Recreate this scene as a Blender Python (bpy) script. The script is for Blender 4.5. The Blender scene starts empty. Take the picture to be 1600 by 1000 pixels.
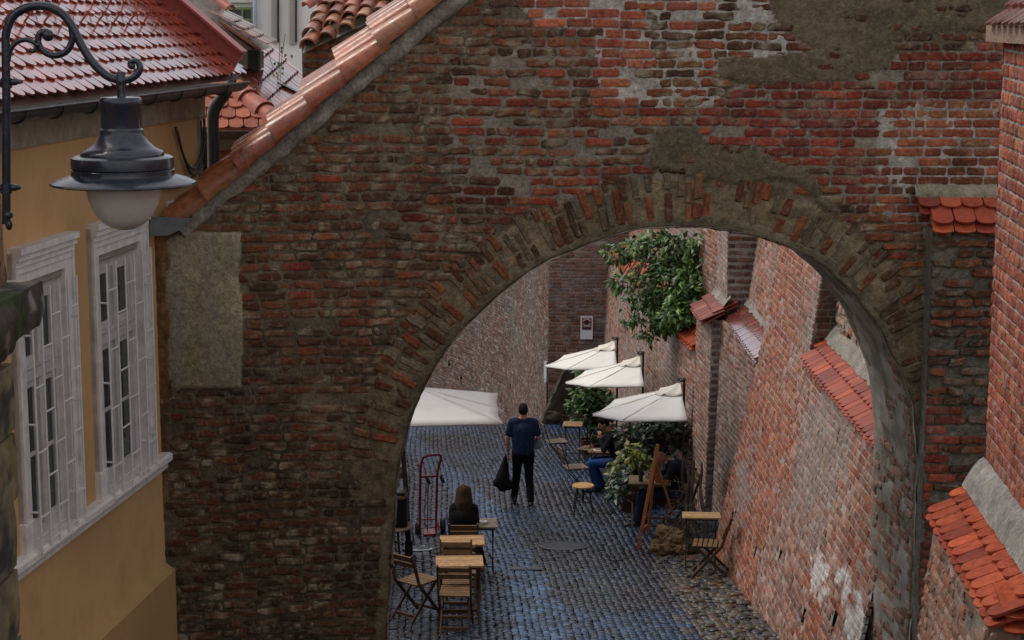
import bpy, math, random
import numpy as np
from mathutils import Vector, Matrix

# ------------------------------------------------------------------ camera, world, sun, exposure
S = bpy.context.scene
COL = S.collection
FPX, PITCH = 2807.0, math.radians(9.5)
cam = bpy.data.cameras.new('Camera'); camo = bpy.data.objects.new('Camera', cam); COL.objects.link(camo)
cam.sensor_width = 36.0; cam.lens = 36.0 * FPX / 1600.0; cam.clip_start = 0.1; cam.clip_end = 2000
camo.location = (0, 0, 0); camo.rotation_euler = (math.pi / 2 - PITCH, 0, 0)
S.camera = camo
S.view_settings.view_transform = 'Standard'; S.view_settings.look = 'None'
S.view_settings.exposure = 0.32; S.view_settings.gamma = 1.0
W = bpy.data.worlds.new('World'); S.world = W; W.use_nodes = True
nt = W.node_tree; nt.nodes.clear()
SUN_EL, SUN_ROT = math.radians(54), math.radians(288)
sky = nt.nodes.new('ShaderNodeTexSky'); sky.sky_type = 'NISHITA'; sky.sun_disc = False
sky.sun_elevation = SUN_EL; sky.sun_rotation = SUN_ROT; sky.air_density = 1.0; sky.dust_density = 1.5
hs = nt.nodes.new('ShaderNodeHueSaturation'); hs.inputs['Saturation'].default_value = 0.6
bg = nt.nodes.new('ShaderNodeBackground'); bg.inputs['Strength'].default_value = 0.12
wo = nt.nodes.new('ShaderNodeOutputWorld')
nt.links.new(sky.outputs[0], hs.inputs['Color']); 
# thin broken cloud over the clear sky
tcw = nt.nodes.new('ShaderNodeTexCoord'); cn = nt.nodes.new('ShaderNodeTexNoise'); cn.inputs['Scale'].default_value = 2.6; cn.inputs['Detail'].default_value = 5
nt.links.new(tcw.outputs['Generated'], cn.inputs['Vector'])
cr_ = nt.nodes.new('ShaderNodeMapRange'); cr_.inputs[1].default_value = 0.38; cr_.inputs[2].default_value = 0.62; cr_.inputs[3].default_value = 0.15; cr_.inputs[4].default_value = 0.6
nt.links.new(cn.outputs['Fac'], cr_.inputs[0])
cm = nt.nodes.new('ShaderNodeMix'); cm.data_type = 'RGBA'; cm.inputs[7].default_value = (8.6, 8.1, 7.6, 1)
nt.links.new(cr_.outputs[0], cm.inputs[0]); nt.links.new(hs.outputs[0], cm.inputs[6]); nt.links.new(cm.outputs[2], bg.inputs[0]); nt.links.new(bg.outputs[0], wo.inputs[0])
sl = bpy.data.lights.new('Sun', 'SUN'); sl.energy = 1.25; sl.angle = math.radians(22); sl.color = (1.0, 0.90, 0.77)
so = bpy.data.objects.new('Sun', sl); COL.objects.link(so)
az = SUN_ROT  # sun stands ahead and to the left, behind thin cloud: the arch front is in shade
sd = Vector((math.sin(az) * math.cos(SUN_EL), math.cos(az) * math.cos(SUN_EL), math.sin(SUN_EL)))
so.rotation_euler = (-sd).to_track_quat('-Z', 'Y').to_euler()

# ------------------------------------------------------------------ helpers
rng = np.random.default_rng(7)
random.seed(7)
CP, SP = math.cos(PITCH), math.sin(PITCH)
def ray(x, y):
    v = 500 - y
    return (x - 800, FPX * CP + v * SP, -FPX * SP + v * CP)
def P(x, y, D):
    r = ray(x, y); k = D / r[1]
    return np.array((r[0] * k, D, r[2] * k))
def topx(X, Y, Z):
    d = Y * CP - Z * SP; u = Y * SP + Z * CP
    return 800 + FPX * X / d, 500 - FPX * u / d
def gz(x, y):
    y = np.asarray(y, float)
    return -(4.6 + 0.12 * y + 0.11 * np.maximum(y - 43.0, 0.0)) + 0 * np.asarray(x, float)
def G(x, y):
    r = ray(x, y); R = r[2] / r[1]; D = 4.6 / (-R - 0.12)
    return np.array((r[0] / r[1] * D, D, R * D))

def _h(i, j, k, seed):
    n = (i * 374761393 + j * 668265263 + k * 2147483647 + seed * 1274126177) & 0xFFFFFFFF
    n = ((n ^ (n >> 13)) * 1274126177) & 0xFFFFFFFF
    n = n ^ (n >> 16)
    return (n & 0xFFFF) / 65535.0
def vnoise(p, scale, seed=0):
    p = np.asarray(p, float) * scale + 1000.0
    i = np.floor(p).astype(np.int64); f = p - i; f = f * f * (3 - 2 * f)
    r = 0
    for a in (0, 1):
        for b in (0, 1):
            for c in (0, 1):
                w = (f[:, 0] if a else 1 - f[:, 0]) * (f[:, 1] if b else 1 - f[:, 1]) * (f[:, 2] if c else 1 - f[:, 2])
                r = r + w * _h(i[:, 0] + a, i[:, 1] + b, i[:, 2] + c, seed)
    return r
def fbm(p, scale, seed=0, o=3):
    r = 0; a = 0.5; t = 0
    for k in range(o):
        r = r + a * vnoise(p, scale * 2 ** k, seed + k * 17); t += a; a *= 0.5
    return r / t
def sstep(a, b, x):
    t = np.clip((x - a) / (b - a), 0, 1); return t * t * (3 - 2 * t)
def inpoly(x, y, poly):
    x = np.asarray(x, float); y = np.asarray(y, float); r = np.zeros(x.shape, bool)
    n = len(poly)
    for i in range(n):
        x1, y1 = poly[i]; x2, y2 = poly[(i + 1) % n]
        if y1 == y2: continue
        c = ((y1 > y) != (y2 > y)) & (x < (x2 - x1) * (y - y1) / (y2 - y1) + x1)
        r ^= c
    return r
def pldist(x, y, pl):
    d = np.full(np.shape(x), 1e9)
    for (x1, y1), (x2, y2) in zip(pl[:-1], pl[1:]):
        dx, dy = x2 - x1, y2 - y1; L = dx * dx + dy * dy + 1e-12
        t = np.clip(((x - x1) * dx + (y - y1) * dy) / L, 0, 1)
        d = np.minimum(d, np.hypot(x - x1 - t * dx, y - y1 - t * dy))
    return d

class MB:
    def __init__(s): s.v = []; s.f = []; s.c = []; s.m = []; s.n = 0
    def add(s, v, f, c=(0.5, 0.5, 0.5), mat=0):
        v = np.asarray(v, float).reshape(-1, 3); k = len(v)
        c = np.asarray(c, float)
        if c.ndim == 1: c = np.tile(c[:3], (k, 1))
        s.v.append(v); s.c.append(c)
        o = s.n
        if isinstance(f, np.ndarray): f = (f + o).tolist()
        else: f = [[q + o for q in t] for t in f]
        s.f += f; s.m += [mat] * len(f); s.n += k
    def box(s, c, d, col=(0.5,) * 3, R=None, mat=0, bev=0.0):
        x, y, z = [q / 2 for q in d]
        if bev <= 0:
            v = np.array([(a * x, b * y, e * z) for e in (-1, 1) for b in (-1, 1) for a in (-1, 1)])
            f = [[0, 2, 3, 1], [4, 5, 7, 6], [0, 1, 5, 4], [2, 6, 7, 3], [0, 4, 6, 2], [1, 3, 7, 5]]
        else:
            b = min(bev, 0.45 * min(d)); v = []; f = []
            L = [(-z, b), (-z + b, 0), (z - b, 0), (z, b)]
            for (zz, ins) in L:
                X, Y = x - ins, y - ins; q = b * 0.6
                v += [(X - q, -Y, zz), (X, -Y + q, zz), (X, Y - q, zz), (X - q, Y, zz), (-X + q, Y, zz), (-X, Y - q, zz), (-X, -Y + q, zz), (-X + q, -Y, zz)]
            for l in range(3):
                for i in range(8):
                    j = (i + 1) % 8; f.append([l * 8 + i, l * 8 + j, l * 8 + 8 + j, l * 8 + 8 + i])
            f.append(list(range(7, -1, -1))); f.append(list(range(24, 32)))
            v = np.array(v)
        if R is not None: v = v @ np.array(R).T
        s.add(v + np.array(c), f, col, mat)
    def bar(s, a, b, w, h, col=(0.5,) * 3, up=(0, 0, 1), mat=0, bev=0.0):
        a = np.array(a, float); b = np.array(b, float); d = b - a; L = np.linalg.norm(d); d = d / L
        up = np.array(up, float)
        if abs(np.dot(d, up)) > 0.98: up = np.array((0, 1.0, 0))
        x = np.cross(d, up); x /= np.linalg.norm(x); z = np.cross(x, d)
        s.box((a + b) / 2, (w, L, h), col, np.array([x, d, z]).T, mat, bev)
    def tube(s, pts, r, col=(0.5,) * 3, n=8, mat=0, caps=True):
        pts = np.array(pts, float); k = len(pts)
        r = np.full(k, r) if np.isscalar(r) else np.array(r, float)
        t = np.gradient(pts, axis=0); t /= np.linalg.norm(t, axis=1)[:, None] + 1e-12
        u = np.cross(t[0], (0, 0, 1.0))
        if np.linalg.norm(u) < 1e-3: u = np.cross(t[0], (1.0, 0, 0))
        u /= np.linalg.norm(u); V = []
        an = np.arange(n) * 2 * math.pi / n
        for i in range(k):
            u = u - np.dot(u, t[i]) * t[i]; u /= np.linalg.norm(u); w = np.cross(t[i], u)
            V.append(pts[i] + r[i] * (np.cos(an)[:, None] * u + np.sin(an)[:, None] * w))
        f = []
        for i in range(k - 1):
            for j in range(n):
                q = (j + 1) % n; f.append([i * n + j, i * n + q, (i + 1) * n + q, (i + 1) * n + j])
        if caps: f.append(list(range(n - 1, -1, -1))); f.append([(k - 1) * n + j for j in range(n)])
        s.add(np.concatenate(V), f, col, mat)
    def lathe(s, prof, c=(0, 0, 0), n=32, col=(0.5,) * 3, mat=0):
        an = np.arange(n) * 2 * math.pi / n; V = []; f = []
        for r, z in prof: V.append(np.stack([c[0] + r * np.cos(an), c[1] + r * np.sin(an), np.full(n, c[2] + z)], 1))
        for i in range(len(prof) - 1):
            for j in range(n):
                q = (j + 1) % n; f.append([i * n + j, i * n + q, (i + 1) * n + q, (i + 1) * n + j])
        f.append(list(range(n - 1, -1, -1))); f.append([(len(prof) - 1) * n + j for j in range(n)])
        s.add(np.concatenate(V), f, col, mat)
    def ell(s, c, r, R=None, col=(0.5,) * 3, n=12, m=8, mat=0):
        V = [(0, 0, -1)]
        for i in range(1, m):
            a = -math.pi / 2 + math.pi * i / m
            for j in range(n):
                b = 2 * math.pi * j / n; V.append((math.cos(a) * math.cos(b), math.cos(a) * math.sin(b), math.sin(a)))
        V.append((0, 0, 1)); f = []
        for j in range(n):
            q = (j + 1) % n
            f.append([0, 1 + q, 1 + j])
            for i in range(m - 2): f.append([1 + i * n + j, 1 + i * n + q, 1 + (i + 1) * n + q, 1 + (i + 1) * n + j])
            f.append([1 + (m - 2) * n + j, 1 + (m - 2) * n + q, len(V) - 1])
        v = np.array(V) * np.array(r)
        if R is not None: v = v @ np.array(R).T
        s.add(v + np.array(c), f, col, mat)
    def grid(s, pts, nu, nv, col, mat=0, keep=None):
        # pts (nu*nv,3) row-major v-major
        i = np.arange(nv - 1)[:, None] * nu + np.arange(nu - 1)[None, :]
        i = i.ravel()
        if keep is not None: i = i[keep]
        f = np.stack([i, i + 1, i + nu + 1, i + nu], 1)
        s.add(pts, f, col, mat)
    def build(s, name, mats, parent=None, smooth=False, auto=None):
        me = bpy.data.meshes.new(name)
        v = np.concatenate(s.v); c = np.concatenate(s.c)
        me.from_pydata(v.tolist(), [], s.f)
        a = me.color_attributes.new('Col', 'FLOAT_COLOR', 'POINT')
        c4 = np.ones((len(v), 4), np.float32); c4[:, :3] = np.clip(c, 0, 1); a.data.foreach_set('color', c4.ravel())
        if not isinstance(mats, (list, tuple)): mats = [mats]
        for m in mats: me.materials.append(m)
        if len(mats) > 1: me.polygons.foreach_set('material_index', np.array(s.m, np.int32))
        if smooth: me.polygons.foreach_set('use_smooth', np.ones(len(s.f), bool))
        me.update()
        if auto is not None:
            try: me.set_sharp_from_angle(angle=math.radians(auto))
            except Exception: pass
        o = bpy.data.objects.new(name, me); COL.objects.link(o)
        if parent is not None: setpar(o, parent)
        return o
def world(o):
    m = o.matrix_basis.copy()
    if o.parent: m = world(o.parent) @ o.matrix_parent_inverse @ m
    return m
def setpar(o, p):
    o.parent = p; o.matrix_parent_inverse = world(p).inverted()
def tag(o, label=None, cat=None, group=None, kind=None):
    if label: o['label'] = label
    if cat: o['category'] = cat
    if group: o['group'] = group
    if kind: o['kind'] = kind
    return o
def thing(name, loc, label, cat, group=None):
    o = bpy.data.objects.new(name, None); COL.objects.link(o); o.location = tuple(loc); o.empty_display_size = 0.1
    return tag(o, label, cat, group)
def place(root, loc, rz=0.0):
    root.location = tuple(float(q) for q in loc); root.rotation_euler = (0, 0, rz)
def dup(root, label, loc, rz=0.0):
    def cp(o, par):
        c = o.copy(); COL.objects.link(c)
        if par is not None: c.parent = par
        for ch in list(o.children): cp(ch, c)
        return c
    r = cp(root, None); r['label'] = label; place(r, loc, rz); return r

# ------------------------------------------------------------------ materials
def mat_attr(name, rough=0.85, var=0.5, vscale=40, bump=0.3, bscale=120, spec=0.4, metal=0.0, coat=0.0, rvar=0.0, col=None, dirt=0.0, dscale=3.0, dcol=(0.03, 0.025, 0.02), trans=0.0, smear=0.0, scol_=(.30, .25, .175), sscale=16, pits=0.0):
    m = bpy.data.materials.new(name); m.use_nodes = True; t = m.node_tree; N = t.nodes; L = t.links
    b = N['Principled BSDF']
    tc = N.new('ShaderNodeTexCoord')
    if col is None:
        a = N.new('ShaderNodeAttribute'); a.attribute_name = 'Col'; src = a.outputs['Color']
    else:
        a = N.new('ShaderNodeRGB'); a.outputs[0].default_value = (*col, 1); src = a.outputs[0]
    nz = N.new('ShaderNodeTexNoise'); nz.inputs['Scale'].default_value = vscale; nz.inputs['Detail'].default_value = 5; nz.inputs['Roughness'].default_value = 0.65
    L.new(tc.outputs['Object'], nz.inputs['Vector'])
    mr = N.new('ShaderNodeMapRange'); mr.inputs[1].default_value = 0.25; mr.inputs[2].default_value = 0.75
    mr.inputs[3].default_value = 1 - var; mr.inputs[4].default_value = 1 + var * 0.8
    L.new(nz.outputs['Fac'], mr.inputs[0])
    mx = N.new('ShaderNodeVectorMath'); mx.operation = 'SCALE'; L.new(src, mx.inputs[0]); L.new(mr.outputs[0], mx.inputs['Scale'])
    out = mx.outputs[0]
    if dirt > 0:
        n2 = N.new('ShaderNodeTexNoise'); n2.inputs['Scale'].default_value = dscale; n2.inputs['Detail'].default_value = 8; n2.inputs['Roughness'].default_value = 0.7
        L.new(tc.outputs['Object'], n2.inputs['Vector'])
        r2 = N.new('ShaderNodeMapRange'); r2.inputs[1].default_value = 0.48; r2.inputs[2].default_value = 0.72; r2.inputs[3].default_value = 0; r2.inputs[4].default_value = dirt
        L.new(n2.outputs['Fac'], r2.inputs[0])
        mm = N.new('ShaderNodeMix'); mm.data_type = 'RGBA'; L.new(r2.outputs[0], mm.inputs[0]); L.new(out, mm.inputs[6]); mm.inputs[7].default_value = (*dcol, 1)
        out = mm.outputs[2]
    for (amt, sc_, lo, hi, cc) in ((smear, sscale, .53, .66, scol_), (pits, 34, .58, .68, (.018, .013, .010))):
        if amt <= 0: continue
        n4 = N.new('ShaderNodeTexNoise'); n4.inputs['Scale'].default_value = sc_; n4.inputs['Detail'].default_value = 9; n4.inputs['Roughness'].default_value = 0.78
        ofs = N.new('ShaderNodeVectorMath'); ofs.operation = 'ADD'; ofs.inputs[1].default_value = (sc_, 3.7, 1.3); L.new(tc.outputs['Object'], ofs.inputs[0]); L.new(ofs.outputs[0], n4.inputs['Vector'])
        r4 = N.new('ShaderNodeMapRange'); r4.inputs[1].default_value = lo; r4.inputs[2].default_value = hi; r4.inputs[3].default_value = 0; r4.inputs[4].default_value = amt; L.new(n4.outputs['Fac'], r4.inputs[0])
        m4 = N.new('ShaderNodeMix'); m4.data_type = 'RGBA'; L.new(r4.outputs[0], m4.inputs[0]); L.new(out, m4.inputs[6]); m4.inputs[7].default_value = (*cc, 1); out = m4.outputs[2]
    L.new(out, b.inputs['Base Color'])
    b.inputs['Roughness'].default_value = rough; b.inputs['Metallic'].default_value = metal
    b.inputs['Specular IOR Level'].default_value = spec
    if coat: b.inputs['Coat Weight'].default_value = coat; b.inputs['Coat Roughness'].default_value = 0.15
    if trans:
        b.inputs['Subsurface Weight'].default_value = 0.0
        b.inputs['Transmission Weight'].default_value = trans
    if rvar > 0:
        r3 = N.new('ShaderNodeMapRange'); r3.inputs[1].default_value = 0.3; r3.inputs[2].default_value = 0.7
        r3.inputs[3].default_value = max(0.03, rough - rvar); r3.inputs[4].default_value = min(1, rough + rvar); L.new(nz.outputs['Fac'], r3.inputs[0]); L.new(r3.outputs[0], b.inputs['Roughness'])
    if bump > 0:
        n3 = N.new('ShaderNodeTexNoise'); n3.inputs['Scale'].default_value = bscale; n3.inputs['Detail'].default_value = 4
        L.new(tc.outputs['Object'], n3.inputs['Vector'])
        bp = N.new('ShaderNodeBump'); bp.inputs['Strength'].default_value = bump; bp.inputs['Distance'].default_value = 0.01
        L.new(n3.outputs['Fac'], bp.inputs['Height']); L.new(bp.outputs[0], b.inputs['Normal'])
    return m
M_mas = mat_attr('masonry', 0.88, 0.55, 30, 1.0, 48, 0.35, smear=.6, pits=.8)
M_far = mat_attr('masonry_far', 0.85, 0.4, 16, 0.6, 30, 0.35, smear=.35, scol_=(.40, .35, .31), sscale=5, pits=.5)
M_plast = mat_attr('old_plaster', 0.9, 0.35, 9, 0.6, 40, 0.3, dirt=0.5, dscale=5, dcol=(0.05, 0.04, 0.025))
M_ochre = mat_attr('ochre_render', 0.9, 0.2, 2.2, 0.25, 60, 0.25, dirt=0.55, dscale=1.1, dcol=(0.22, 0.13, 0.06))
M_tile = mat_attr('wet_roof_tile', 0.20, 0.45, 18, 0.12, 50, 0.7, rvar=0.12, coat=1.0)
M_cap = mat_attr('dry_roof_tile', 0.5, 0.45, 20, 0.3, 70, 0.45, rvar=0.18, dirt=.45, dscale=5, dcol=(.12, .035, .022))
M_barrel = mat_attr('barrel_tile', 0.36, 0.5, 14, 0.35, 40, 0.5, rvar=0.18, coat=0.2, dirt=.5, dscale=6, dcol=(.10, .06, .04), smear=.3, scol_=(.42, .24, .15), sscale=9)
M_white = mat_attr('white_paint', 0.6, 0.18, 8, 0.25, 60, 0.4, dirt=0.4, dscale=7, dcol=(0.28, 0.25, 0.21))
M_wall_w = mat_attr('white_render', 0.9, 0.06, 4, 0.1, 60, 0.3)
M_glass = mat_attr('window_glass', 0.08, 0.15, 2, 0.0, 10, 0.6, col=(0.035, 0.04, 0.045))
M_iron = mat_attr('dark_iron', 0.42, 0.25, 12, 0.12, 80, 0.5, rvar=0.12, col=(0.03, 0.032, 0.036))
M_lampm = mat_attr('lamp_paint', 0.22, 0.35, 9, 0.08, 60, 0.6, rvar=0.14, col=(0.018, 0.022, 0.032))
M_zinc = mat_attr('zinc', 0.45, 0.25, 8, 0.1, 60, 0.5, metal=0.6, col=(0.2, 0.21, 0.22), rvar=0.12)
M_globe = mat_attr('lamp_globe', 0.25, 0.12, 6, 0.0, 10, 0.5, col=(0.62, 0.59, 0.57), rvar=0.08, dirt=0.35, dscale=6, dcol=(0.24, 0.2, 0.17))
M_cloth = mat_attr('canvas', 0.9, 0.05, 60, 0.12, 200, 0.2, dirt=.22, dscale=2.2, dcol=(.5, .44, .35))
M_wood = mat_attr('wood', 0.6, 0.4, 14, 0.25, 70, 0.4)
M_paint = mat_attr('paint', 0.4, 0.15, 20, 0.05, 60, 0.5)
M_sett = mat_attr('wet_sett', 0.25, 0.5, 30, 0.5, 60, 0.42, rvar=0.16)
M_dirt = mat_attr('dirt', 0.9, 0.5, 20, 0.8, 60, 0.3, col=(0.035, 0.03, 0.025))
M_leaf = mat_attr('leaf', 0.4, 0.3, 30, 0.1, 40, 0.5)
M_skin = mat_attr('skin', 0.55, 0.12, 30, 0.1, 90, 0.4)
M_fab = mat_attr('fabric', 0.9, 0.25, 40, 0.3, 120, 0.2)
M_dots = mat_attr('dotted_cotton', 0.9, 0.2, 40, 0.25, 120, 0.2)
_t = M_dots.node_tree; _v = _t.nodes.new('ShaderNodeTexVoronoi'); _v.inputs['Scale'].default_value = 34; _v.inputs['Randomness'].default_value = 0.25
_c = _t.nodes.new('ShaderNodeTexCoord'); _t.links.new(_c.outputs['Object'], _v.inputs['Vector']); _r = _t.nodes.new('ShaderNodeMapRange'); _r.inputs[1].default_value = 0.24; _r.inputs[2].default_value = 0.17; _t.links.new(_v.outputs['Distance'], _r.inputs[0])
_m = _t.nodes.new('ShaderNodeMix'); _m.data_type = 'RGBA'; _b = _t.nodes['Principled BSDF']; _l = _b.inputs['Base Color'].links[0].from_socket; _t.links.new(_r.outputs[0], _m.inputs[0]); _t.links.new(_l, _m.inputs[6]); _m.inputs[7].default_value = (.08, .11, .18, 1); _t.links.new(_m.outputs[2], _b.inputs['Base Color'])
M_stone = mat_attr('mossy_stone', 0.85, 0.55, 9, 0.9, 22, 0.35)

# ------------------------------------------------------------------ brick generator
def brick_field(mb, F, u0, u1, v0, v1, seed, keep, style, course=0.083, lens=(0.25, 0.13), jl=0.035, gap=0.012, warp=None, prof='hero', deep=0.04, mat=0):
    R = np.random.default_rng(seed); B = []
    nr = int((v1 - v0) / course) + 1
    for r in range(nr):
        v = v0 + r * course; u = u0 - R.random() * 0.3
        while u < u1:
            L = (lens[0] if R.random() < 0.68 else lens[1]) + (R.random() - 0.5) * 2 * jl
            B.append((max(u, u0), min(u + L, u1), v)); u += L
    B = np.array(B); B = B[(B[:, 1] - B[:, 0]) > 0.04]
    uc = (B[:, 0] + B[:, 1]) / 2; vc = B[:, 2] + course / 2
    if warp is not None: vc = vc + warp(uc, vc)
    k = keep(uc, vc)
    B = B[k]; uc = uc[k]; vc = vc[k]
    st = style(uc, vc, R)
    k = st['on']; B = B[k]; uc = uc[k]; vc = vc[k]
    col = st['col'][k]; hh = st['h'][k]; ero = st['ero'][k]; pro = st['pro'][k]; gp = st['gap'][k]
    n = len(B)
    if n == 0: return
    hw = (B[:, 1] - B[:, 0]) / 2 - gp / 2
    if prof == 'hero':
        S_ = np.array([-1, -0.86, -0.35, 0.35, 0.86, 1.0]); T_ = np.array([-1, -0.6, 0.6, 1.0]); ed = 0.55
    else:
        S_ = np.array([-1, -0.88, 0.88, 1.0]); T_ = np.array([-1, -0.7, 0.7, 1.0]); ed = 0.5
    ns, ntt = len(S_), len(T_)
    s = np.tile(S_, ntt); t = np.repeat(T_, ns)
    es = (np.abs(s) > 0.95); et = (np.abs(t) > 0.95)
    edge = es | et
    tilt = (R.random(n) - 0.5) * 0.014 * (0.3 + ero)
    # rounded corners
    cr = 1 - 0.22 * (es & et)[None, :] * (0.25 + ero[:, None])
    U = uc[:, None] + hw[:, None] * s[None, :] * cr
    V = vc[:, None] + hh[:, None] / 2 * t[None, :] * np.where((es & et)[None, :], 1 - 0.3 * (0.2 + ero[:, None]), 1) + tilt[:, None] * s[None, :]
    Nn = pro[:, None] - np.where(edge[None, :], 0.0035 + 0.006 * ero[:, None], 0.0)
    P3 = np.stack([U.ravel(), V.ravel(), np.zeros(U.size)], 1)
    j1 = (fbm(P3, 22, seed + 3, 2) - 0.5).reshape(U.shape); j2 = (fbm(P3 + 31.7, 22, seed + 5, 2) - 0.5).reshape(U.shape); j3 = (fbm(P3 + 77.1, 17, seed + 9, 2) - 0.5).reshape(U.shape)
    U = U + j1 * 0.05 * ero[:, None]; V = V + j2 * 0.045 * ero[:, None]; Nn = Nn + j3 * (0.006 + 0.04 * ero[:, None])
    # skirt
    ring = [i for i in range(ns)] + [r * ns + ns - 1 for r in range(1, ntt)] + [(ntt - 1) * ns + i for i in range(ns - 2, -1, -1)] + [r * ns for r in range(ntt - 2, 0, -1)]
    ring = np.array(ring); m = len(ring)
    Us = U[:, ring]; Vs = V[:, ring]; Ns = np.full(Us.shape, -deep)
    UA = np.concatenate([U, Us], 1); VA = np.concatenate([V, Vs], 1); NA = np.concatenate([Nn, Ns], 1)
    per = ns * ntt + m
    f = []
    for b in range(ntt - 1):
        for a in range(ns - 1):
            i = b * ns + a; f.append([i, i + 1, i + ns + 1, i + ns])
    for q in range(m):
        q2 = (q + 1) % m; f.append([ring[q2], ring[q], ns * ntt + q, ns * ntt + q2])
    f = np.array(f)
    FF = (f[None] + (np.arange(n) * per)[:, None, None]).reshape(-1, 4)
    XYZ = F(UA.ravel(), VA.ravel(), NA.ravel())
    c = np.repeat(col[:, None, :], per, 1).reshape(-1, 3)
    nz = fbm(XYZ, 18, seed + 11, 3)[:, None]
    c = c * (0.62 + 0.76 * nz)
    # crumbled mortar and lime smears on worn bricks
    er = np.repeat(ero[:, None], per, 1).ravel()
    sm = sstep(0.57, 0.68, fbm(XYZ, 15, seed + 21, 3)) * np.clip(er * 1.3 + 0.1, 0, 0.85)
    c = c * (1 - sm[:, None]) + st['smear'] * sm[:, None]
    dk = sstep(0.58, 0.75, fbm(XYZ, 2.2, seed + 33, 5)) * 0.6 * st.get('soot', 1.0)
    c = c * (1 - dk[:, None] * 0.75)
    mb.add(XYZ, FF, c, mat)
def mortar_field(mb, F, u0, u1, v0, v1, cell, keep, colf, amp, n0, seed, mat=0):
    nu = int((u1 - u0) / cell) + 2; nv = int((v1 - v0) / cell) + 2
    u = np.linspace(u0, u1, nu); v = np.linspace(v0, v1, nv)
    U, V = np.meshgrid(u, v); U = U.ravel(); V = V.ravel()
    p3 = np.stack([U, V, 0 * U], 1)
    N = n0 + amp * (fbm(p3, 13, seed, 4) - 0.5) * 2.4
    uc = ((u[:-1] + u[1:]) / 2); vc = ((v[:-1] + v[1:]) / 2)
    UC, VC = np.meshgrid(uc, vc)
    k = keep(UC.ravel(), VC.ravel())
    c, dn = colf(U, V)
    mb.grid(F(U, V, N + dn), nu, nv, c, mat, k)

# palettes (linear base colours)
PAL_OLD = np.array([(0.17, 0.062, 0.030), (0.24, 0.080, 0.036), (0.115, 0.055, 0.032), (0.10, 0.056, 0.036), (0.30, 0.105, 0.045), (0.21, 0.115, 0.06), (0.26, 0.075, 0.038)])
PAL_RED = np.array([(0.24, 0.048, 0.030), (0.20, 0.042, 0.028), (0.28, 0.065, 0.038), (0.18, 0.045, 0.032)])
PAL_CLEAN = np.array([(0.36, 0.11, 0.06), (0.31, 0.085, 0.05), (0.40, 0.135, 0.075), (0.28, 0.075, 0.045)])
PAL_ORG = np.array([(0.30, 0.10, 0.05), (0.34, 0.12, 0.06), (0.26, 0.075, 0.042), (0.28, 0.12, 0.06)])
PAL_PINK = np.array([(0.36, 0.215, 0.175), (0.31, 0.18, 0.14), (0.33, 0.15, 0.10), (0.27, 0.15, 0.12), (0.40, 0.27, 0.23)])
def pick(pal, n, R): return pal[R.integers(0, len(pal), n)] * np.array((1.0, .86, .78)) * (0.68 + 0.62 * R.random((n, 1)))

# ------------------------------------------------------------------ the old arch wall across the passage
YW = 15.0
def pz(x, y): q = P(x, y, YW); return (q[0], q[2])
arch_px = [(606, 950), (612, 860), (621, 760), (631, 695), (645, 642), (665, 596), (690, 556), (720, 516), (760, 476), (810, 435), (860, 405), (920, 379), (980, 363), (1040, 356), (1100, 356), (1150, 362), (1210, 377), (1265, 402), (1310, 435), (1350, 475), (1385, 527), (1408, 580), (1422, 630), (1430, 690), (1431, 760)]
arch = [pz(*q) for q in arch_px]
arch = [(-1.10, -7.0), (-1.10, -5.6)] + arch + [(3.47, -5.0), (3.50, -7.0)]
# resample and roughen the curve a little
def resample(pl, step):
    o = []
    for (a, b) in zip(pl[:-1], pl[1:]):
        n = max(1, int(math.hypot(b[0] - a[0], b[1] - a[1]) / step))
        for i in range(n): o.append((a[0] + (b[0] - a[0]) * i / n, a[1] + (b[1] - a[1]) * i / n))
    return o + [pl[-1]]
arch_s = resample(arch, 0.045)
# smooth the resampled curve
A_ = np.array(arch_s)
for _ in range(6): A_[1:-1] = 0.25 * A_[:-2] + 0.5 * A_[1:-1] + 0.25 * A_[2:]
A_[2:-2] += (fbm(np.stack([A_[2:-2, 0], A_[2:-2, 1], 0 * A_[2:-2, 0]], 1), 4, 5)[:, None] - 0.5) * 0.05
arch_s = [tuple(q) for q in A_]
cop0, cop1 = pz(286, 352), pz(702, 2)
sl_c = (cop1[1] - cop0[1]) / (cop1[0] - cop0[0])
TOPZ = 1.15
xt = cop0[0] + (TOPZ - cop0[1]) / sl_c
outline = [(-3.04, -7.0), (-3.04, -1.80), (cop0[0], cop0[1]), (xt, TOPZ), (4.6, TOPZ), (4.6, -7.0)] + [q for q in arch_s[::-1]]
AX = np.array((-0.064, 1.0, 0.0)) * 1.3          # direction and depth of the vault
aw = thing('arch_wall', (0, YW, -6.4), 'tall weathered brick wall pierced by a wide round arch', 'wall')
def F_front(u, v, n): return np.stack([u, YW - n, v], 1)
# masonry core: a solid slab behind the brick skin
mb = MB(); n = len(outline)
v = np.array([(x, YW + 0.035, z) for x, z in outline]); b2 = v + AX
mb.add(np.concatenate([v, b2]), [list(range(n)), list(range(2 * n - 1, n - 1, -1))] + [[i, (i + 1) % n, n + (i + 1) % n, n + i] for i in range(n)], (0.16, 0.13, 0.10))
mb.build('masonry_core', M_mas, aw)

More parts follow.
